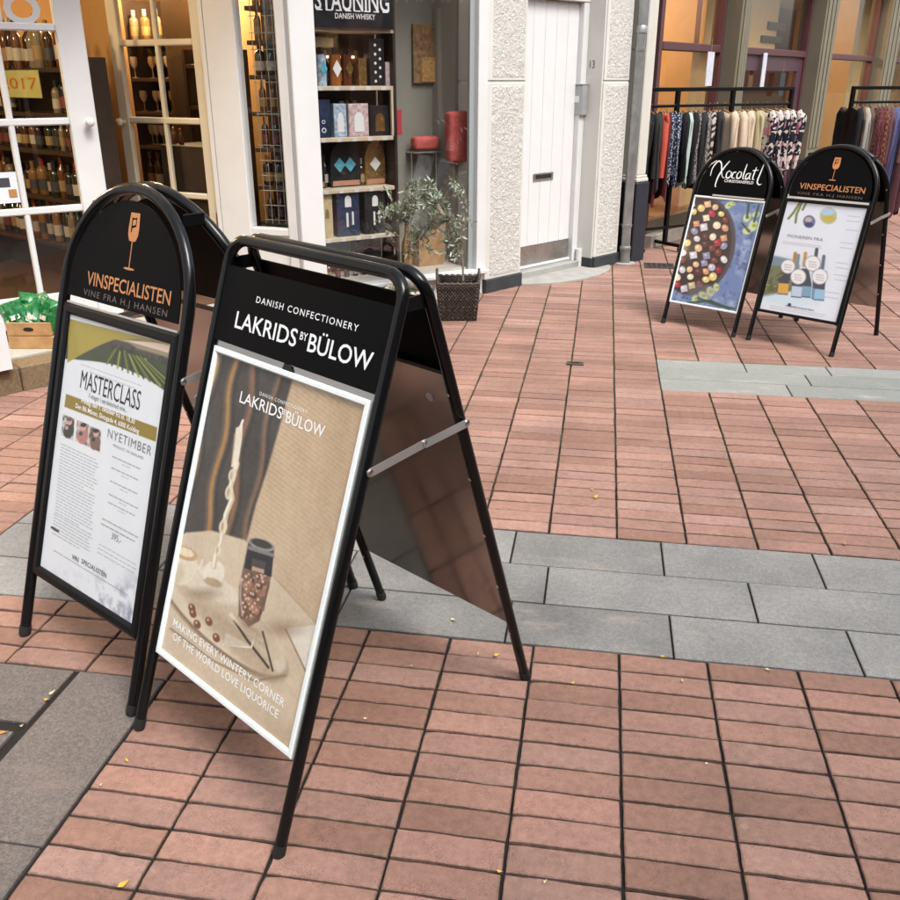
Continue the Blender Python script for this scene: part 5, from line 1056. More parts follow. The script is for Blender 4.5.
for k in range(9): face(e, 'dot', [(random.uniform(-.5, .5) * hw + hw * .16 * math.cos(t), H * (.1 + k * .095) + hw * .16 * math.sin(t)) if t == 0 else (0, 0) for t in ()] or [(hw * (.35 if k % 2 else -.3) + hw * .17 * math.cos(t), H * (.1 + k * .095) + hw * .17 * math.sin(t)) for t in np.linspace(0, 6.28, 9)[:-1]], M_WLAB)
pack('cream_carton', 317, 342, 36, 47, M_CRM, 'small cream carton lying high on the top display shelf', y=.12)
# clutter standing behind and between the packs
for sh, (y0_, zz_) in enumerate(((.15, zs[4]), (.15, zs[3]), (.15, zs[2]), (.15, zs[1]))):
    for k_, s_ in enumerate(np.linspace(vl + .06, vr - .06, 9)):
        bottle(pt(V, dW, s_ + random.uniform(-.02, .02), y0_ + random.uniform(0, .04)), zz_, random.choice([0, 1]), random.choice([1, 2, 3, 5, 0]), random.randrange(5), random.randrange(4), random.uniform(.17, .25), 'dark bottle', 'bottles at the back of display shelf %d' % (sh + 1))
    ordinals('bottles at the back of display shelf %d' % (sh + 1), 'dark bottle', 'at the back of the %s whisky display shelf' % ('topmost', 'second', 'third', 'fourth')[sh])
for x0, x1, y0_, m, nm_ in ((362, 371, 58, M_GOLD, 'slim gold carton beside the dotted box'), (389, 394, 62, M_PINKW, 'narrow pale carton at the right end of the top display shelf')): pack('slim_carton', x0, x1, y0_, 85, m, nm_, y=.05)
# second row
for x0, x1, y0, m, nm_ in ((309, 334, 100, M_NAVY, 'dark blue gift box with white figures on the second display shelf'), (336, 350, 104, M_BLUW, 'pale blue patterned box on the second display shelf'), (351, 372, 104, M_PINKW, 'pink and white patterned box on the second display shelf'), (373, 392, 106, M_BBOX, 'black gift box at the right end of the second display shelf')):
    e, hw, H = pack('gift_box', x0, x1, y0, 137, m, nm_, y=.04)
    if m is M_NAVY:
        for cx in (-.35, .35):
            for cz, rr in ((.2, .2), (.42, .15)):
                ring = [(hw * cx + hw * rr * math.cos(t), H * cz + hw * rr * math.sin(t)) for t in np.linspace(0, 6.28, 13)[:-1]]; inn = [(hw * cx + hw * rr * .6 * math.cos(t), H * cz + hw * rr * .6 * math.sin(t)) for t in np.linspace(0, 6.28, 13)[:-1]]
                face(e, 'figure', ring, M_WLAB); face(e, 'figure_hole', inn, M_NAVY, -.0035)
    else:
        face(e, 'window', arch_pts(0, hw * .5, H * .15, H * .6), (M_WLAB if m is not M_BBOX else M_GOLD))
pack('red_box', 397, 407, 110, 139, mat('red_gift_box', (.42, .05, .07), .5), 'red box standing right of the second display shelf', y=.06)
# third row
for x0, x1, m, nm_ in ((311, 333, M_BBOX, 'left black arched gift pack with a blue diamond'), (337, 369, M_BBOX, 'wide black arched gift pack with two blue diamonds'), (372, 394, M_GOLD, 'gold and white gift pack on the third display shelf')):
    e, hw, H = pack('arched_pack', x0, x1, 142, 187, m, nm_, shape='arch', y=.12)
    for cx in ((-.4, .3) if x0 == 337 else (0,)):
        c = H * .48; face(e, 'diamond_label', [(hw * cx, c - H * .16), (hw * cx + .045, c), (hw * cx, c + H * .16), (hw * cx - .045, c)], M_CYAN if m is M_BBOX else M_WLAB)
    face(e, 'base_band', [(-hw * .9, H * .03), (hw * .9, H * .03), (hw * .9, H * .14), (-hw * .9, H * .14)], mat('salmon_band', (.4, .2, .13), .5))
# fourth row
e, hw, H = pack('cream_box', 322, 336, 194, 236, M_CRM, 'cream gift box at the left of the fourth display shelf', y=.03); face(e, 'emblem', arch_pts(0, hw * .3, H * .45, H * .2), mat('brown_emblem', (.2, .13, .06), .5))
for x0, x1, nm_ in ((338, 362, 'left'), (366, 388, 'right')):
    e, hw, H = pack('gift_bag', x0, x1, 190, 234, M_NAVY if nm_ == 'left' else M_BBOX, '%s black bottle bag with white tag on the fourth display shelf' % nm_, y=.03)
    face(e, 'tag', arch_pts(0, hw * .28, H * .62, H * .24), M_WLAB); face(e, 'slip', [(-hw * .2, H * .2), (-hw * .02, H * .2), (-hw * .02, H * .5), (-hw * .2, H * .5)], M_WLAB); face(e, 'slip', [(hw * .3, H * .24), (hw * .46, H * .24), (hw * .46, H * .52), (hw * .3, H * .52)], M_WLAB)
# floor row
pack('dark_case', 330, 358, 240, 262, M_NAVY, 'dark blue case on the floor of the display window', y=.1); pack('dark_case', 362, 388, 238, 262, M_BBOX, 'black case on the floor of the display window', y=.1)
for k in range(8):
    s = vl + .05 + k * .072; bottle(pt(V, dW, s, .03), .211, 1, 3 if k % 2 else 1, k % 5, k % 3, .115, 'small amber bottle in the front row on the display floor', 'small bottles on the display floor')
ordinals('small bottles on the display floor', 'small bottle', 'in the front row on the display window floor')
def flo(px, py, y): P = V + iW * y; s, z = sz(px, py, P, dW); return P + dW * s
P = flo(407, 255, .03); e = empty('gold_bottle', (*P, .2105), 0, 'gold foil bottle behind the olive tree in the window', 'bottle'); MB().lathe([(.04, 0), (.045, .02), (.04, .08), (.044, .14), (.038, .2), (.016, .26), (.014, .33), (.018, .34)], 14).build('body', M_GOLD, e, 50); MB().lathe([(.019, .33), (.019, .36)], 12).build('stopper', M_DWOOD, e)
P = flo(428, 262, .1); e = empty('paper_bag', (*P, .2105), math.atan2(dW[1], dW[0]), 'brown paper bag behind the olive tree in the window', 'bag'); M_KRAFT = mat('kraft_paper', (.34, .2, .09), .6, var=.2, scale=25, bump=.4)
MB().add([(-.11, -.05, 0), (.11, -.05, 0), (.11, .05, 0), (-.11, .05, 0), (-.10, -.035, .26), (.105, -.045, .27), (.10, .035, .26), (-.11, .04, .25)], [(3, 2, 1, 0), (0, 1, 5, 4), (1, 2, 6, 5), (2, 3, 7, 6), (3, 0, 4, 7)]).build('bag', M_KRAFT, e); MB().tube([(-.04, -.04, .25), (-.03, -.04, .32), (.03, -.04, .32), (.04, -.04, .25)], .004, 6).build('handle', M_KRAFT, e)
P = flo(441, 245, .16); e = empty('card_tube', (*P, .2105), 0, 'tall beige card tube right of the paper bag in the window', 'tube'); MB().lathe([(.04, 0), (.04, .40), (.037, .41)], 16).build('tube', mat('beige_card', (.45, .36, .24), .6), e, 40); MB().lathe([(.042, .36), (.042, .43), (.038, .435)], 16).build('lid', mat('beige_lid', (.5, .42, .3), .6), e, 40)
# woven panel and red blocks, solid stand-ins for reflections in the window glass
a, zt = sz(413, 24, V + iW * .30, dW); b, zb2 = sz(449, 83, V + iW * .30, dW); e = empty('reflection_weave', (*(V + iW * .30), 0), math.atan2(dW[1], dW[0]), 'brown woven panel on the backdrop standing in for a reflection', 'picture')
MB().box(a, b, 0, .02, zb2, zt).build('panel', mat('brown_reflection', (.11, .055, .025), .6, var2=(.32, .2, .09), scale=28), e); MB().box(a + .07, b - .01, -.006, 0, zb2 + .01, (zt + zb2) / 2 - .02).build('gold_square', mat('gold_reflection', (.42, .25, .09), .5, var=.4, scale=50), e)  # panel and gold square stand in for a reflected rattan pattern
def reflection_block(px, py, w_, h_, y, label):  # rounded block added in place of a red reflection on the pane
    P = V + iW * y; s, z = sz(px, py, P, dW); c = empty('reflection_block', (*(P + dW * s), z), math.atan2(dW[1], dW[0]), label, 'reflection_block')
    MB().box(-w_ / 2, w_ / 2, -.045, .045, 0, h_).build('block_body', mat('coral_reflection', (.50, .10, .085), .8, var=.25, scale=25, bump=.4), c, 60, bevel=min(.04, h_ * .45), seg=4); MB().tube([(w_ / 2 * 1.003 * math.cos(t), .0453 * math.sin(t) + 0, h_ * .5) for t in np.linspace(0, 6.28, 24)[:-1]], .004, 6, closed=True).build('block_edge', MC['coral_reflection'], c)
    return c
reflection_block(458, 162, .19, .36, .03, 'large coral red block standing in for a reflection at the right of the shop window'); reflection_block(425, 150, .22, .10, .24, 'flat coral block on the added stand standing in for a reflection')
e = empty('reflection_block_stand', (*flo(425, 255, .26), .2105), math.atan2(dW[1], dW[0]), 'slim added stand carrying the flat coral reflection block', 'stand')
zz = sz(425, 151, V + iW * .24, dW)[1] - .2105
for x in (-.11, .11): MB().tube([(x, 0, 0), (x, 0, zz)], .005, 6).build('leg', M_ALU, e)
MB().box(-.12, .12, -.06, .06, zz - .012, zz - .0005).build('top', M_ALU, e)
# sign above the shelves
a, z0_ = vz(306, 27); b, _ = vz(391, 27); e = empty('display_sign', (*V, 0), math.atan2(dW[1], dW[0]), 'black sign with white serif capitals over the whisky shelves', 'sign'); hd = MB().box(vl + .005, b, -.03, -.01, z0_, 2.3).build('board', M_BBOX, e)
def vtext(s, x0, x1, y, h, bold): 
    a, z = vz(x0, y); b, _ = vz(x1, y); mb = text_mb(s, a, b, z, h, 0, bold); mb.v = [(x, -.0315, zz_) for x, zz_, _ in mb.v]; mb.build('lettering', M_WHITEINK, hd)
    return a, b, z
a, b, z = vtext('STAUNING', 313, 387, 9.5, .115, .012)
for sx in np.linspace(a + .02, b - .04, 8): MB().box(sx - .012, sx + .03, -.0322, -.0312, z - .004, z + .003).build('serif', M_WHITEINK, hd)
vtext('DANISH WHISKY', 333, 373, 18.5, .032, .008)
MB().box(vz(330, 3)[0], vz(372, 3)[0], -.032, -.031, z - .036, z - .032).build('rule', M_WHITEINK, hd) if False else None

# ================================================================== crate with green bags on the step
cA_, cB_ = gp(10, 349, .147)[:2], gp(54, 349, .147)[:2]; dK = unit(cB_ - cA_); wK = np.linalg.norm(cB_ - cA_); iK = np.array([-dK[1], dK[0]])
cr = empty('wooden_crate', (*cA_, .1475), math.atan2(dK[1], dK[0]), 'small pine crate of green bags on the shop step', 'crate'); M_PINE = mat('pine_board', (.42, .24, .10), .6, var=.25, scale=14, bump=.3); hK, dp_ = .15, .21
for y in (0, dp_ - .012):
    for z0, z1 in ((.0, .072), (.076, hK)): MB().box(0, wK, y, y + .012, z0, z1).build('board', M_PINE, cr, bevel=.002)
for x in (.0, wK - .012):
    for z0, z1 in ((.0, .072), (.076, hK)): MB().box(x + (.0005 if x == 0 else 0), x + .0115, .0125, dp_ - .0125, z0 + .001, z1 - .001).build('board', M_PINE, cr, bevel=.002)
MB().box(.012, wK - .012, .012, dp_ - .012, .002, .012).build('bottom', M_PINE, cr)
ho = [(.045 * math.cos(t) * .65, .012 * math.sin(t)) for t in np.linspace(0, 6.28, 15)[:-1]]; MB().prism(ho, 0, .0012).xf(Matrix.Translation((wK / 2, -.0002, .112)) @ Matrix.Rotation(math.pi / 2, 4, 'X')).build('hand_hole', mat('hole_dark', (.012, .008, .005), .9), cr)
M_GREEN = mat('green_foil_bag', (.006, .13, .035), .28, var=.3, scale=30, bump=.8, bscale=45, coat=.3)
def bag(x, y, z, rz, tilt, k, label):
    g_ = np.random.default_rng(k); b_ = empty('snack_bag', (*(cA_ + dK * x + iK * y), .1475 + z), math.atan2(dK[1], dK[0]) + rz, label, 'bag', 'green bags in the crate'); nx, nz = 11, 9
    vs = []; fs = []
    for side in (1, -1):
        for j in range(nz):
            for i in range(nx):
                u, v = i / (nx - 1) * 2 - 1, j / (nz - 1) * 2 - 1; th = .032 * max(0, 1 - u ** 4) ** .6 * max(0, 1 - v ** 4) ** .7
                vs.append((u * .06 * (1 - .12 * (1 - v * v)) + g_.normal(0, .0012), side * (th + (g_.normal(0, .006) if abs(u) < .95 and abs(v) < .95 else 0)), (v + 1) * .07))
    o_ = nx * nz
    for s_, off in ((1, 0), (-1, o_)):
        for j in range(nz - 1):
            for i in range(nx - 1):
                f = (off + j * nx + i, off + j * nx + i + 1, off + (j + 1) * nx + i + 1, off + (j + 1) * nx + i); fs.append(f if s_ < 0 else f[::-1])
    Mx = Matrix.Rotation(tilt, 4, 'X') @ Matrix.Rotation(g_.uniform(-.5, .5), 4, 'Y') @ Matrix.Scale(1.22, 4)
    MB().add(vs, fs).xf(Mx).build('bag', M_GREEN, b_, 35)
    MB().box(-.02, .02, -.002, .0, 0, .022).xf(Mx @ Matrix.Translation((0, -.033, .04))).build('label', mat('bag_label', (.5, .48, .4), .5, var=.3, scale=60), b_)
for k, (x, y, z, rz, tl, lb) in enumerate([(.06, .05, .10, .3, -.5, 'green foil bag at the front left of the crate'), (.135, .055, .095, -.2, -.45, 'green foil bag at the front middle of the crate'), (.2, .06, .10, -.5, -.3, 'green foil bag at the front right of the crate'), (.08, .13, .115, .1, -.2, 'green foil bag at the back left of the crate'), (.175, .135, .11, -.3, -.15, 'green foil bag at the back right of the crate')]): bag(x, y, z, rz, tl, k, lb)
c2 = cA_ + dK * (wK + .035) + iK * .10
b2_ = empty('snack_bag', (*c2, .1475), .4, 'green foil bag leaning beside the pine crate', 'bag', 'green bags in the crate')
src = [o for o in bpy.data.objects if o.name.startswith('snack_bag') and o.type == 'EMPTY'][0]
for ch in [o for o in COL.objects if o.parent == src]: o = ch.copy(); COL.objects.link(o); o.parent = b2_; o.location = (0, 0, .07)
tag(MB().obox(c2, dK, -.05, .09, -.05, .1, .1475, .2).build('carton', M_PINE, bevel=.003), 'low pine tray beside the crate on the step', 'tray')
# ================================================================== olive tree in a wicker basket
b0, b1 = gp(438, 322)[:2], gp(478, 322)[:2]; dB = unit(b1 - b0); iB = np.array([-dB[1], dB[0]]); wB_ = float(np.linalg.norm(b1 - b0)); BC = (b0 + b1) / 2 + iB * wB_ * .5
bk = empty('wicker_basket', (*BC, 0), math.atan2(dB[1], dB[0]), 'square dark brown wicker basket before the shop window', 'basket'); M_WICK = mat('dark_wicker', (.05, .034, .026), .6, var=.5, scale=60, bump=.3); hw = wB_ / 2; HB = .262
MB().box(-hw * .86, hw * .86, -hw * .86, hw * .86, .005, HB - .045).build('soil', mat('potting_soil', (.02, .014, .01), .95, bump=1, bscale=120), bk)
for k in range(19):                                                                    # woven rounds, each wandering in and out of the stakes
    z = .012 + k * (HB - .03) / 18; pts = []; ns = 26; f_ = .86 + .14 * k / 18
    for side in range(4):
        for i in range(ns):
            u = (i / ns) * 2 - 1; off = hw * f_ + .006 * math.cos((i + (k % 2) * 1) * math.pi * 1.0); rc = 1
            x, y = u * hw * f_, -off
            for _ in range(side): x, y = -y, x
            pts.append((x, y, z + .0012 * math.sin(i * 1.7 + k)))
    MB().tube(pts, .0082, 6, closed=True).build('wicker_round', M_WICK, bk, 60)
for side in range(4):
    for i in range(9):
        u = (i / 8) * 2 - 1; x, y = u * hw * .93, -hw * .93
        for _ in range(side): x, y = -y, x
        MB().tube([(x * .95, y * .95, 0), (x * 1.03, y * 1.03, HB - .01)], .0045, 5).build('stake', M_WICK, bk)
rim = []
for side in range(4):
    for i in range(20):
        u = (i / 20) * 2 - 1; x, y = u * hw, -hw * (1.02 + .006 * math.sin(i * 2.1))
        for _ in range(side): x, y = -y, x
        rim.append((x, y, HB + .005 * math.sin(i * 2.1)))
MB().tube(rim, .012, 8, closed=True).build('rim', M_WICK, bk, 60); MB().tube([(x * .99, y * .99, z - .016) for x, y, z in rim], .010, 8, closed=True).build('rim', M_WICK, bk, 60)
for s in (-1, 1): MB().tube([(s * hw * 1.02, -.05, HB - .01), (s * hw * 1.06, -.045, HB + .05), (s * hw * 1.05, 0, HB + .075), (s * hw * 1.06, .045, HB + .05), (s * hw * 1.02, .05, HB - .01)], .009, 8).build('handle', M_WICK, bk, 60)
ot = empty('olive_tree', (*(BC + dB * .025), HB - .05), 0, 'young olive tree growing in the wicker basket', 'tree'); base = Vector((*(BC + dB * .025), HB - .05)); M_BARK = mat('olive_bark', (.16, .13, .10), .85, var=.3, scale=40, bump=.5)
def wpt(px, py, dep): q = ray(px, py); t = dep / (q @ np.array([*unit(CF[:2]), 0])); return Vector(q * t + np.array([0, 0, CAMH]))
dep0 = float(np.array(BC) @ unit(CF[:2]))
segs = [[(463, 281), (463, 262), (461, 245), (452, 222), (440, 205)], [(462, 262), (450, 238), (432, 222), (412, 210)], [(461, 250), (466, 225), (467, 200), (462, 185)], [(452, 222), (436, 196), (431, 182)], [(432, 222), (420, 238), (410, 246)], [(412, 210), (396, 215), (384, 222)], [(440, 205), (448, 190), (452, 178)], [(440, 212), (424, 195), (415, 184)]]
tw = []
for k, sg in enumerate(segs):
    pp = [wpt(x, y, dep0 + (.0 if i == 0 else (math.sin(k * 2.3 + i) * .09 * min(1, i / 2)))) - base for i, (x, y) in enumerate(sg)]; n = len(pp)
    MB().tube(pp, [(.0085 if k == 0 else .0045) * (1 - .6 * i / (n - 1)) for i in range(n)], 7).build('trunk' if k == 0 else 'branch', M_BARK, ot, 60); tw.append(pp)
leafv = MB(); stems = MB(); g_ = np.random.default_rng(21)
def leaf_at(p, d, L_, wd, roll):
    d = d.normalized(); s_ = d.cross(Vector((0, 0, 1)));
    if s_.length < .1: s_ = Vector((1, 0, 0))
    s_.normalize(); u_ = s_.cross(d); s_ = s_ * math.cos(roll) + u_ * math.sin(roll); n_ = s_.cross(d)
    leafv.add([p, p + d * L_ * .3 + s_ * wd + n_ * .002, p + d * L_ * .7 + s_ * wd * .8 + n_ * .001, p + d * L_ - n_ * .006, p + d * L_ * .7 - s_ * wd * .8 + n_ * .001, p + d * L_ * .3 - s_ * wd + n_ * .002], [(0, 1, 5), (1, 2, 4, 5), (2, 3, 4)])
ends = [pp[i] for pp in tw for i in range(1, len(pp))]
cnt = 0
while cnt < 125:
    px, py = g_.normal(424, 29), g_.normal(213, 26)
    if ((px - 424) / 50) ** 2 + ((py - 216) / 46) ** 2 > 1 or (py > 240 and px > 440 and g_.random() < .6): continue
    p = wpt(px, py, dep0 + g_.normal(0, .10)) - base; a = min(ends, key=lambda e: (e - p).length)
    if (a - p).length > .26: continue
    m_ = (a + p) / 2 + Vector((g_.normal(0, .015), g_.normal(0, .015), .02)); stems.tube([a, m_, p], [.0022, .0017, .001], 4); cnt += 1
    for i in range(13):
        t = .25 + .75 * i / 12; q = (a * (1 - t) ** 2 + m_ * 2 * t * (1 - t) + p * t * t); dr = (p - a).normalized(); dr = dr * .6 + Vector(tuple(g_.normal(0, .55, 3))) + Vector((0, 0, .12)); leaf_at(q, dr, g_.uniform(.036, .058), g_.uniform(.004, .0062), g_.uniform(0, 6.28))
for x0, y0, x1, y1, n in ((462, 236, 455, 262, 20), (462, 236, 447, 258, 16), (415, 240, 405, 256, 14)):              # a few hanging shoots
    a, b = wpt(x0, y0, dep0 - .03) - base, wpt(x1, y1, dep0 - .05) - base; stems.tube([a, b], [.002, .001], 4)
    for i in range(n): t = i / n; leaf_at(a * (1 - t) + b * t, (b - a).normalized() * .5 + Vector(tuple(g_.normal(0, .5, 3))), .05, .006, g_.uniform(0, 6))
def olive_mat():
    m, t, b = nodes('olive_leaf'); L = t.links.new; geo = N(t, 'ShaderNodeNewGeometry'); wn = N(t, 'ShaderNodeTexNoise', Scale=30, Detail=2); L(geo.outputs['Position'], wn.inputs['Vector'])
    rp = N(t, 'ShaderNodeValToRGB'); e = rp.color_ramp.elements; e[0].position = .32; e[0].color = (.05, .072, .036, 1); e[1].position = .7; e[1].color = (.17, .20, .11, 1); L(wn.outputs[0], rp.inputs[0])
    mx = N(t, 'ShaderNodeMix', _data_type='RGBA'); L(geo.outputs['Backfacing'], mx.inputs[0]); L(rp.outputs[0], mx.inputs[6]); mx.inputs[7].default_value = (.33, .37, .29, 1); L(mx.outputs[2], b.inputs['Base Color']); b.inputs['Roughness'].default_value = .45; return m
leafv.build('crown', olive_mat(), ot); stems.build('twigs', M_BARK, ot)
# ---- low rustic bowl with moss left of the basket
cb = gp(424, 318)[:2] + np.array([-.13, .12]); rb = empty('rustic_bowl', (*cb, 0), 0, 'pale rustic bowl of moss left of the wicker basket', 'planter')
M_SHELL = mat('pale_stoneware', (.40, .32, .23), .8, var2=(.62, .56, .46), scale=30, bump=.8, bscale=60); MB().lathe([(.10, 0), (.13, .02), (.165, .10), (.17, .17), (.155, .175), (.148, .12), (.02, .11)], 24).build('bowl', M_SHELL, rb, 50)
for k in range(26):
    a = 2 * math.pi * k / 26; MB().lathe([(.002, -.016), (.015, -.009), (.018, .003), (.012, .013), (.002, .017)], 8).xf(Matrix.Translation((.163 * math.cos(a), .163 * math.sin(a), .172 + .008 * math.sin(k * 2.7))) @ Matrix.Rotation(k, 4, 'X')).build('pebble', M_SHELL, rb, 70)
mo = MB()
for k in range(900):
    a, r_ = g_.uniform(0, 6.28), .145 * math.sqrt(g_.random()); p = Vector((r_ * math.cos(a), r_ * math.sin(a), .13 + .035 * (1 - (r_ / .15) ** 2))); d = Vector((g_.normal(0, .6), g_.normal(0, .6), 1)).normalized(); s_ = d.cross(Vector((1, 0, 0))).normalized() * .003; mo.add([p - s_, p + s_, p + d * g_.uniform(.015, .05)], [(0, 1, 2)])
tag(mo.build('moss', mat('moss_green', (.05, .075, .025), .8, var=.5, scale=50), rb), kind='stuff')

# ================================================================== clothes racks
M_RACK = mat('black_rack_tube', (.006, .006, .0065), .35, spec=.15)
def rack(P, d, L_, H, label, posts=(0, 1), base=.46):
    r_ = empty('clothes_rack', (*P, 0), math.atan2(d[1], d[0]), label, 'clothes rack')
    MB().box(-.02, L_ + .02, -.018, .018, H - .035, H).build('top_rail', M_RACK, r_, bevel=.004); MB().tube([(0, 0, H - .16), (L_, 0, H - .16)], .013, 10).build('hanging_bar', M_RACK, r_, 50)
    for f in posts:
        x = f * L_; MB().box(x - .018, x + .018, -.018, .018, .075, H - .0351).build('post', M_RACK, r_); MB().box(x - .02, x + .02, -base / 2, base / 2, .045, .0749).build('foot_rail', M_RACK, r_, bevel=.004)
        for s in (-1, 1): MB().lathe([(.006, -.008), (.022, -.008), (.024, 0), (.022, .008), (.006, .008)], 12).xf(Matrix.Translation((x, s * (base / 2 - .03), .024)) @ Matrix.Rotation(math.pi / 2, 4, 'X')).build('castor', M_RACK, r_, 40)
    MB().box(-.0, L_, -.016, .016, .2, .225).build('low_rail', M_RACK, r_)
    return r_
def cloth(name, kind, c1, c2, scale=30):
    if name in MC: return MC[name]
    m, t, b = nodes(name); L = t.links.new; tc = N(t, 'ShaderNodeTexCoord'); b.inputs['Roughness'].default_value = .85; b.inputs['Specular IOR Level'].default_value = .2
    if kind == 'plain':
        nz = N(t, 'ShaderNodeTexNoise', Scale=60, Detail=3); L(tc.outputs['Object'], nz.inputs['Vector']); fac = nz.outputs[0]; lo, hi = .2, .8
    elif kind == 'blotch':
        nz = N(t, 'ShaderNodeTexNoise', Scale=scale, Detail=1.5, Distortion=1.2); L(tc.outputs['Object'], nz.inputs['Vector']); fac = nz.outputs[0]; lo, hi = .49, .53
    elif kind == 'dots':
        nz = N(t, 'ShaderNodeTexVoronoi', Scale=scale); L(tc.outputs['Object'], nz.inputs['Vector']); fac = nz.outputs['Distance']; lo, hi = .36, .42
    elif kind == 'zebra':
        nz = N(t, 'ShaderNodeTexWave', Scale=scale, Distortion=7, Detail=2); nz.bands_direction = 'DIAGONAL'; L(tc.outputs['Object'], nz.inputs['Vector']); fac = nz.outputs[0]; lo, hi = .45, .55
    elif kind == 'check':
        nz = N(t, 'ShaderNodeTexChecker', Scale=scale); L(tc.outputs['Object'], nz.inputs['Vector']); fac = nz.outputs[1]; lo, hi = .3, .7
    mr = N(t, 'ShaderNodeMapRange'); mr.inputs[1].default_value = lo; mr.inputs[2].default_value = hi; L(fac, mr.inputs[0])
    mx = N(t, 'ShaderNodeMix', _data_type='RGBA'); L(mr.outputs[0], mx.inputs[0]); mx.inputs[6].default_value = (*c1, 1); mx.inputs[7].default_value = (*c2, 1); last = mx.outputs[2]
    if kind == 'blotch':
        n2 = N(t, 'ShaderNodeTexNoise', Scale=scale * .8, Detail=1); mp = N(t, 'ShaderNodeMapping'); mp.inputs[1].default_value = (3, 5, 7); L(tc.outputs['Object'], mp.inputs[0]); L(mp.outputs[0], n2.inputs['Vector'])
        m2 = N(t, 'ShaderNodeMapRange'); m2.inputs[1].default_value = .57; m2.inputs[2].default_value = .6; L(n2.outputs[0], m2.inputs[0]); mz = N(t, 'ShaderNodeMix', _data_type='RGBA'); L(m2.outputs[0], mz.inputs[0]); L(last, mz.inputs[6]); mz.inputs[7].default_value = (.5, .22, .28, 1); last = mz.outputs[2]
    L(last, b.inputs['Base Color']); MC[name] = m; return m
def garment(P, d, zb, L_, m, label, wd=.40, th=.045, sleeve=.55, seed=0, flare=1.0, turn=0., group='clothes on the racks'):
    """a piece of clothing on a hanger: hangs across the bar (local x = across), hook on the bar"""
    g_ = np.random.default_rng(seed); rz = math.atan2(d[1], d[0]) + math.pi / 2 + turn; o = empty('garment', (*P, zb), rz, label, 'garment', group)
    nz, na = 16, 22; vs = []; ph = g_.uniform(0, 6, 5)
    for j in range(nz):
        t = j / (nz - 1); z = -.06 - L_ * t
        hwid = wd / 2 * (.32 + .68 * min(1, (t / .09)) ** .6) * (1 + (flare - 1) * t); hth = th * (.45 + .55 * min(1, t / .1)) * (1 + .5 * t)
        for i in range(na):
            a = 2 * math.pi * i / na; fold = 1 + (.1 + .5 * t) * math.sin(a * 5 + ph[0] + t * 2) * .6 + .28 * t * math.sin(a * 9 + ph[1])
            vs.append((hwid * math.cos(a) * (1 + .03 * math.sin(ph[2] + t * 5)), hth * math.sin(a) * fold + .01 * math.sin(t * 4 + ph[3]), z - (.02 * abs(math.cos(a)) ** 2 if j == 0 else 0) + .03 * t * math.sin(a * 3 + ph[4])))
    fs = [(j * na + i, j * na + (i + 1) % na, (j + 1) * na + (i + 1) % na, (j + 1) * na + i) for j in range(nz - 1) for i in range(na)]
    MB().add(vs, fs).build('body', m, o, 75)
    if sleeve:
        for s in (-1, 1):
            pth = [Vector((s * wd * .40, 0, -.085)), Vector((s * wd * .50, .004, -.13)), Vector((s * wd * .535, .008, -.13 - sleeve * .4)), Vector((s * wd * .52, .012 + g_.normal(0, .008), -.12 - sleeve))]
            MB().tube(pth, [.05, .052, .046, .036], 10).xf(Matrix.Diagonal((.75, .8, 1, 1))).build('sleeve', m, o, 75)
    hk = [Vector((-wd * .42, 0, -.098)), Vector((0, 0, -.045)), Vector((wd * .42, 0, -.098))]; h_ = MB().tube(hk, .006, 6).build('hanger', mat('hanger_wood', (.30, .2, .1), .5), o)
    MB().tube([(0, 0, -.045), (0, 0, -.005), (.012, 0, .012), (0, 0, .022), (-.012, 0, .016)], .0018, 5).build('hook', M_STEEL, h_); return o
BLK = cloth('black_cloth', 'plain', (.008, .008, .009), (.018, .018, .02)); CHAR = cloth('charcoal_cloth', 'plain', (.02, .02, .022), (.04, .038, .036)); WINE = cloth('wine_red_cloth', 'plain', (.06, .012, .014), (.09, .02, .02)); CORAL = cloth('coral_cloth', 'plain', (.4, .07, .045), (.5, .1, .06))
NDOT = cloth('navy_dotted_cloth', 'dots', (.35, .37, .42), (.016, .022, .05), 60); MINT = cloth('mint_cloth', 'plain', (.34, .44, .40), (.42, .52, .47)); ZEB = cloth('zebra_cloth', 'zebra', (.02, .018, .018), (.40, .34, .31), 9); SPOT = cloth('speckled_cloth', 'blotch', (.02, .02, .022), (.34, .31, .29), 70); SPOT.node_tree.nodes['Mix.001'].inputs[7].default_value = (.06, .055, .055, 1)
BEIGE = cloth('beige_cloth', 'plain', (.48, .38, .28), (.58, .47, .36)); KHAKI = cloth('khaki_cloth', 'plain', (.34, .29, .17), (.4, .34, .21)); FLOR = cloth('floral_cloth', 'blotch', (.010, .012, .022), (.52, .46, .42), 15)
GREY = cloth('grey_wool', 'plain', (.26, .25, .23), (.34, .33, .3)); BRN = cloth('brown_cloth', 'plain', (.10, .06, .045), (.14, .09, .06)); CHK = cloth('plaid_cloth', 'check', (.02, .01, .012), (.09, .03, .028), 40); BURG = cloth('burgundy_print', 'blotch', (.06, .012, .016), (.11, .03, .03), 40); PLUM = cloth('plum_cloth', 'plain', (.09, .045, .06), (.13, .07, .09)); BLUE = cloth('blue_violet_cloth', 'plain', (.06, .07, .17), (.10, .10, .2)); STR = cloth('striped_cloth', 'check', (.2, .09, .035), (.07, .025, .025), 34); MAUVE = cloth('mauve_cloth', 'plain', (.12, .05, .06), (.16, .075, .08))
for mm in (BURG,): mm.node_tree.nodes['Mix.001'].inputs[7].default_value = (.13, .04, .035, 1)
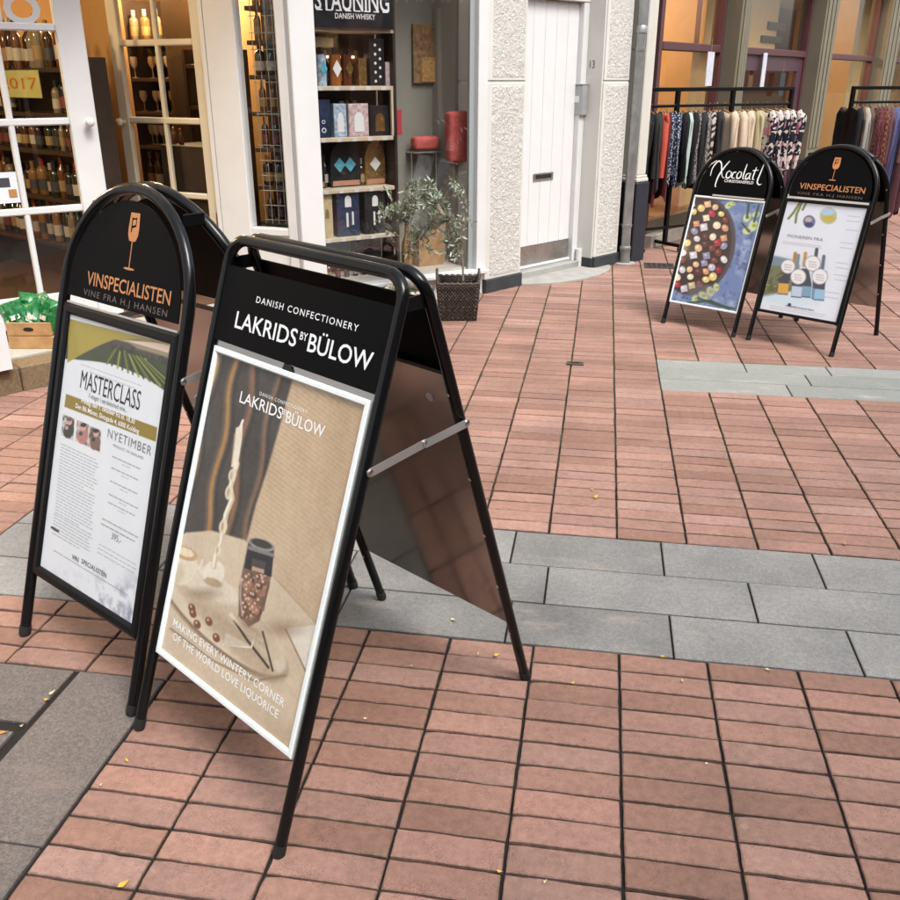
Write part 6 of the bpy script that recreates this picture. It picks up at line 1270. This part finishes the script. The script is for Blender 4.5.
# rack before the shop's first window and door
dR1 = unit((.75, .66)); R1 = np.array([.27, 8.792]); L1 = 2.09; H1 = sz(735, 87, R1, dR1)[1]
rack(R1, dR1, L1, H1, 'long black clothes rack before the shop door', posts=(0, sz(678, 95, R1, dR1)[0] / L1, sz(733, 95, R1, dR1)[0] / L1, 1)); bz = H1 - .16
items = [(642, CHAR, 'charcoal dress nearest the corner column', 1.05, .4), (647, BLK, 'long black dress beside the charcoal one', 1.1, .4), (652, CHAR, 'charcoal cardigan near the corner column', .9, .4), (657, WINE, 'wine red dress among the dark clothes', 1.1, .4), (662, CORAL, 'short coral blouse left of the dotted blouses', .3, .36), (665, WINE, 'dark red skirt behind the coral blouse', 1.0, .38), (668, NDOT, 'navy dotted blouse at the left end of the long rack', .78, .38), (676, NDOT, 'second navy dotted blouse on the long rack', .8, .38), (684, MINT, 'mint green shirt on the long rack', .78, .36), (691, BLK, 'black top beside the mint green shirt', .7, .36), (696, SPOT, 'speckled grey blouse on the long rack', .8, .38), (703, SPOT, 'darker speckled blouse beside the zebra one', .82, .38), (710, ZEB, 'zebra striped blouse on the long rack', .86, .4), (717, BLK, 'plain black dress left of the beige coats', .95, .38), (725, BEIGE, 'left beige coat on the long rack', .72, .44), (741, BEIGE, 'right beige coat on the long rack', .72, .44), (752, KHAKI, 'khaki jacket beside the floral dress', .62, .42), (757, KHAKI, 'second khaki jacket against the floral dress', .62, .42), (767, FLOR, 'black dress with pale and pink flowers', .80, .46), (776, FLOR, 'second floral dress near the end of the rack', .80, .44), (787, FLOR, 'floral blouse at the right end of the long rack', .70, .42)]
HEM = {'NDOT': 181, 'MINT': 183}
hems = [200, 198, 190, 202, 124, 196, 182, 182, 183, 184, 180, 182, 187, 192, 160, 160, 152, 152, 170, 172, 150]
extra = [(680, BLK, 'black top squeezed between dotted blouse and mint shirt', 178), (700, CHAR, 'charcoal top squeezed between the speckled blouses', 186), (714, CHAR, 'charcoal top right of the zebra blouse', 176), (733, BEIGE, 'beige coat in the middle of the beige coats', 158), (747, KHAKI, 'thin khaki jacket right of the beige coats', 150), (762, FLOR, 'leftmost floral dress on the long rack', 168), (782, FLOR, 'floral dress second from the right end', 164)]
items += [(a_, b_, c_, .7, .4) for a_, b_, c_, d_ in extra]; hems += [e_[3] for e_ in extra]
for k, (px, m, lb, ln, wd) in enumerate(items):
    s, _ = sz(px, 105, R1, dR1); ln = bz - .06 - sz(px, hems[k], R1, dR1)[1]; garment(R1 + dR1 * s, dR1, bz + .0, ln, m, lb, wd=wd, th=.026 if m not in (FLOR, BEIGE) else .036, seed=k, sleeve=.5 if m is not BLK else .3, turn=random.uniform(-.22, .18) + (-.1 if m in (BEIGE,) else .15 if m is FLOR else -.42))
# rack at the right edge
R2 = np.array([2.50, 10.72]); dR2 = unit((.88, .47)); H2 = sz(870, 86, R2, dR2)[1]; s0_, _ = sz(852, 100, R2, dR2); R2 = R2 + dR2 * s0_; L2 = 1.5
rack(R2, dR2, L2, H2, 'black clothes rack at the right edge of the view', posts=(0, 1))
for k, (px, m, lb, ln, wd) in enumerate([(853, BLK, 'black jacket at the left end of the right rack', .95, .42), (859, GREY, 'light grey coat on the right rack', 1.1, .46), (864, BRN, 'brown knit beside the grey coat', .8, .42), (868, CHK, 'dark plaid shirt on the right rack', .7, .42), (872, BURG, 'burgundy printed dress on the right rack', 1.0, .42), (876, BURG, 'second burgundy dress on the right rack', .95, .42), (880, STR, 'orange and plum striped blouse on the right rack', .9, .4), (884, PLUM, 'plum blouse on the right rack', 1.0, .44), (888, BLUE, 'blue violet shirt on the right rack', .95, .44), (893, BLK, 'black blouse near the photo edge on the right rack', .8, .4), (898, MAUVE, 'mauve coat at the photo edge on the right rack', 1.15, .44), (904, MAUVE, 'second mauve coat on the right rack', 1.1, .44), (856, BRN, 'brown jacket behind the black one on the right rack', .9, .42), (866, BLK, 'thin black top beside the plaid shirt', .75, .4), (874, PLUM, 'plum top between the burgundy dresses', .9, .4), (891, BLUE, 'second blue shirt near the photo edge', .85, .4)]):
    s, _ = sz(px, 100, R2, dR2); garment(R2 + dR2 * s, dR2, H2 - .16, ln, m, lb, wd=wd, th=.03, seed=80 + k, sleeve=.5, turn=-.05)
lampcol = (1, .66, .34)
lamp('shop_lamp', C0 + dC * .9 - nC * 1.6, 2.5, 75, lampcol, 'ceiling lamp behind the first window of the clothes shop'); lamp('shop_lamp', C0 + dC * 3.2 - nC * 1.5, 2.5, 75, lampcol, 'ceiling lamp behind the door of the clothes shop'); lamp('shop_lamp', C0 + dC * 6.4 - nC * 1.5, 2.5, 90, lampcol, 'ceiling lamp behind the second window of the clothes shop')
# picture board, hanging price cards and goods in the shop
def hangcard(px0, px1, y0, y1, y, m, label, name='hanging_card'):
    P = C0 - nC * y; a, z0 = sz(px0, y1, P, dC); b, z1 = sz(px1, y0, P, dC); o = empty(name, (*(P + dC * a), z0), math.atan2(dC[1], dC[0]), label, 'card'); MB().box(0, b - a, 0, .006, 0, z1 - z0).build('card', m, o); MB().tube([((b - a) / 2, .003, z1 - z0), ((b - a) / 2, .003, z1 - z0 + .12)], .0015, 5).build('string', M_STEEL, o); return o
M_TAGW = mat('pale_tag_card', (.55, .55, .62), .5, var=.15, scale=20)
hangcard(705, 715, 52, 86, -.24, M_TAGW, 'pale printed card hanging beside the first olive column'); hangcard(760, 768, 53, 87, -.06, M_TAGW, 'pale printed card hanging on the shop door'); hangcard(778, 786, 73, 96, -.06, mat('dark_card', (.03, .03, .04), .4), 'small dark notice on the shop door glass')
P = C0 - nC * 2.6; a, z0 = sz(674, 60, P, dC); b, z1 = sz(697, 12, P, dC); e = empty('line_drawing', (*(P + dC * a), z0), math.atan2(dC[1], dC[0]), 'cream picture with a small dark figure in the clothes shop', 'picture'); MB().box(0, b - a, 0, .03, 0, z1 - z0).build('board', mat('cream_picture', (.55, .42, .25), .6), e); MB().lathe([(.03, 0), (.05, .06), (.03, .12), (.035, .16), (.005, .2)], 10).xf(Matrix.Translation(((b - a) * .45, -.003, (z1 - z0) * .5)) @ Matrix.Diagonal((1, .05, 1, 1))).build('figure', M_BLACK, e)
# ================================================================== small things on the ground
def drain(px, py, w_, d_, name, label):
    P = gp(px, py)[:2]; o = empty(name, (*P, .0), 0, label, 'drain cover'); m = mat('drain_iron', (.10, .09, .075), .55, .6, var=.3, scale=30)
    MB().box(-w_, w_, -d_, d_, -.004, .003).build('recess', mat('drain_dark', (.015, .013, .012), .9), o)
    for x0, x1, y0, y1 in ((-w_, w_, -d_, -d_ + .012), (-w_, w_, d_ - .012, d_), (-w_, -w_ + .012, -d_ + .0121, d_ - .0121), (w_ - .012, w_, -d_ + .0121, d_ - .0121)): MB().box(x0, x1, y0, y1, .0031, .008).build('rim', m, o, bevel=.001)
    n = max(2, int(w_ / .02))
    for k in range(n): x = -w_ + .02 + (2 * w_ - .04) * k / (n - 1); MB().box(x - .005, x + .005, -d_ + .0122, d_ - .0122, .0031, .0065).build('bar', m, o)
    return o
drain(575, 364, .05, .028, 'valve_cover', 'tiny iron cover set in the middle of the brick paving'); drain(659, 266, .13, .11, 'gully_grate', 'rectangular brownish gully grate near the clothes shop corner')
M_LEAFY = mat('yellow_leaf', (.50, .33, .05), .6, var=.3, scale=40); M_LEAFB = mat('orange_leaf', (.45, .18, .03), .6, var=.3, scale=40); M_LEAFP = mat('pale_leaf', (.55, .48, .28), .6, var=.3, scale=40)
spots = [(124, 884, M_LEAFY, .020, 'yellow leaf on the paving at the very bottom left'), (127, 761, M_LEAFY, .010, 'tiny leaf in the joint below the near board'), (101, 785, M_LEAFP, .009, 'tiny pale scrap in a joint near the rough slab'), (52, 693, M_LEAFP, .016, 'pale leaf in the wide joint between the rough slabs'), (47, 700, M_LEAFY, .012, 'small yellow leaf in the joint between rough slabs'), (22, 726, M_LEAFP, .010, 'pale scrap at the end of the rough slab joint'), (3, 733, M_LEAFB, .018, 'orange leaf at the left edge of the photo'), (497, 655, M_LEAFY, .017, 'yellow leaf just left of the near board rear foot'), (573, 683, M_LEAFY, .012, 'yellow scrap right of the near board rear foot'), (478, 654, M_LEAFP, .008, 'pale scrap behind the near board rear leg'), (500, 872, M_LEAFY, .010, 'yellow scrap at the bottom middle'), (545, 882, M_LEAFP, .008, 'pale scrap at the bottom right of the middle'), (366, 719, M_LEAFP, .010, 'pale scrap under the near board'), (412, 666, M_LEAFP, .008, 'pale scrap inside the near board tent'), (453, 620, M_LEAFP, .016, 'pale round stain-like leaf on the granite band'), (682, 681, M_LEAFP, .010, 'pale round scrap right of the granite joint'), (707, 764, M_LEAFP, .008, 'pale scrap on the bricks at the right'), (768, 670, M_LEAFP, .014, 'pale scrap at the edge of the granite band'), (663, 657, M_LEAFY, .014, 'yellow blade at the edge of the granite band'), (596, 497, M_LEAFY, .026, 'large yellow leaf on the bricks beyond the band'), (592, 490, M_LEAFY, .015, 'small yellow leaf beside the large one'), (845, 544, M_LEAFB, .020, 'orange leaf right beyond the granite band'), (716, 429, M_LEAFY, .012, 'yellow leaf by the far granite strip')]
for k, (x, y, m, L_, lb) in enumerate(spots):
    L_ = L_ * .68; p = gp(x, y, .004); g_ = np.random.default_rng(k + 300); o = tag(MB().add([(-L_, 0, .002), (-L_ * .3, L_ * .45, .004), (L_ * .5, L_ * .38, .001), (L_ * 1.1, .0, .005), (L_ * .4, -L_ * .42, .004), (-L_ * .4, -L_ * .36, .001), (0, 0, .0)], [(6, 0, 5), (6, 5, 4), (6, 4, 3), (6, 3, 2), (6, 2, 1), (6, 1, 0)]).build('fallen_leaf', m, None, 60), lb, 'leaf', 'fallen leaves on the paving'); o.location = p; o.rotation_euler = (0, 0, g_.uniform(0, 6.28))
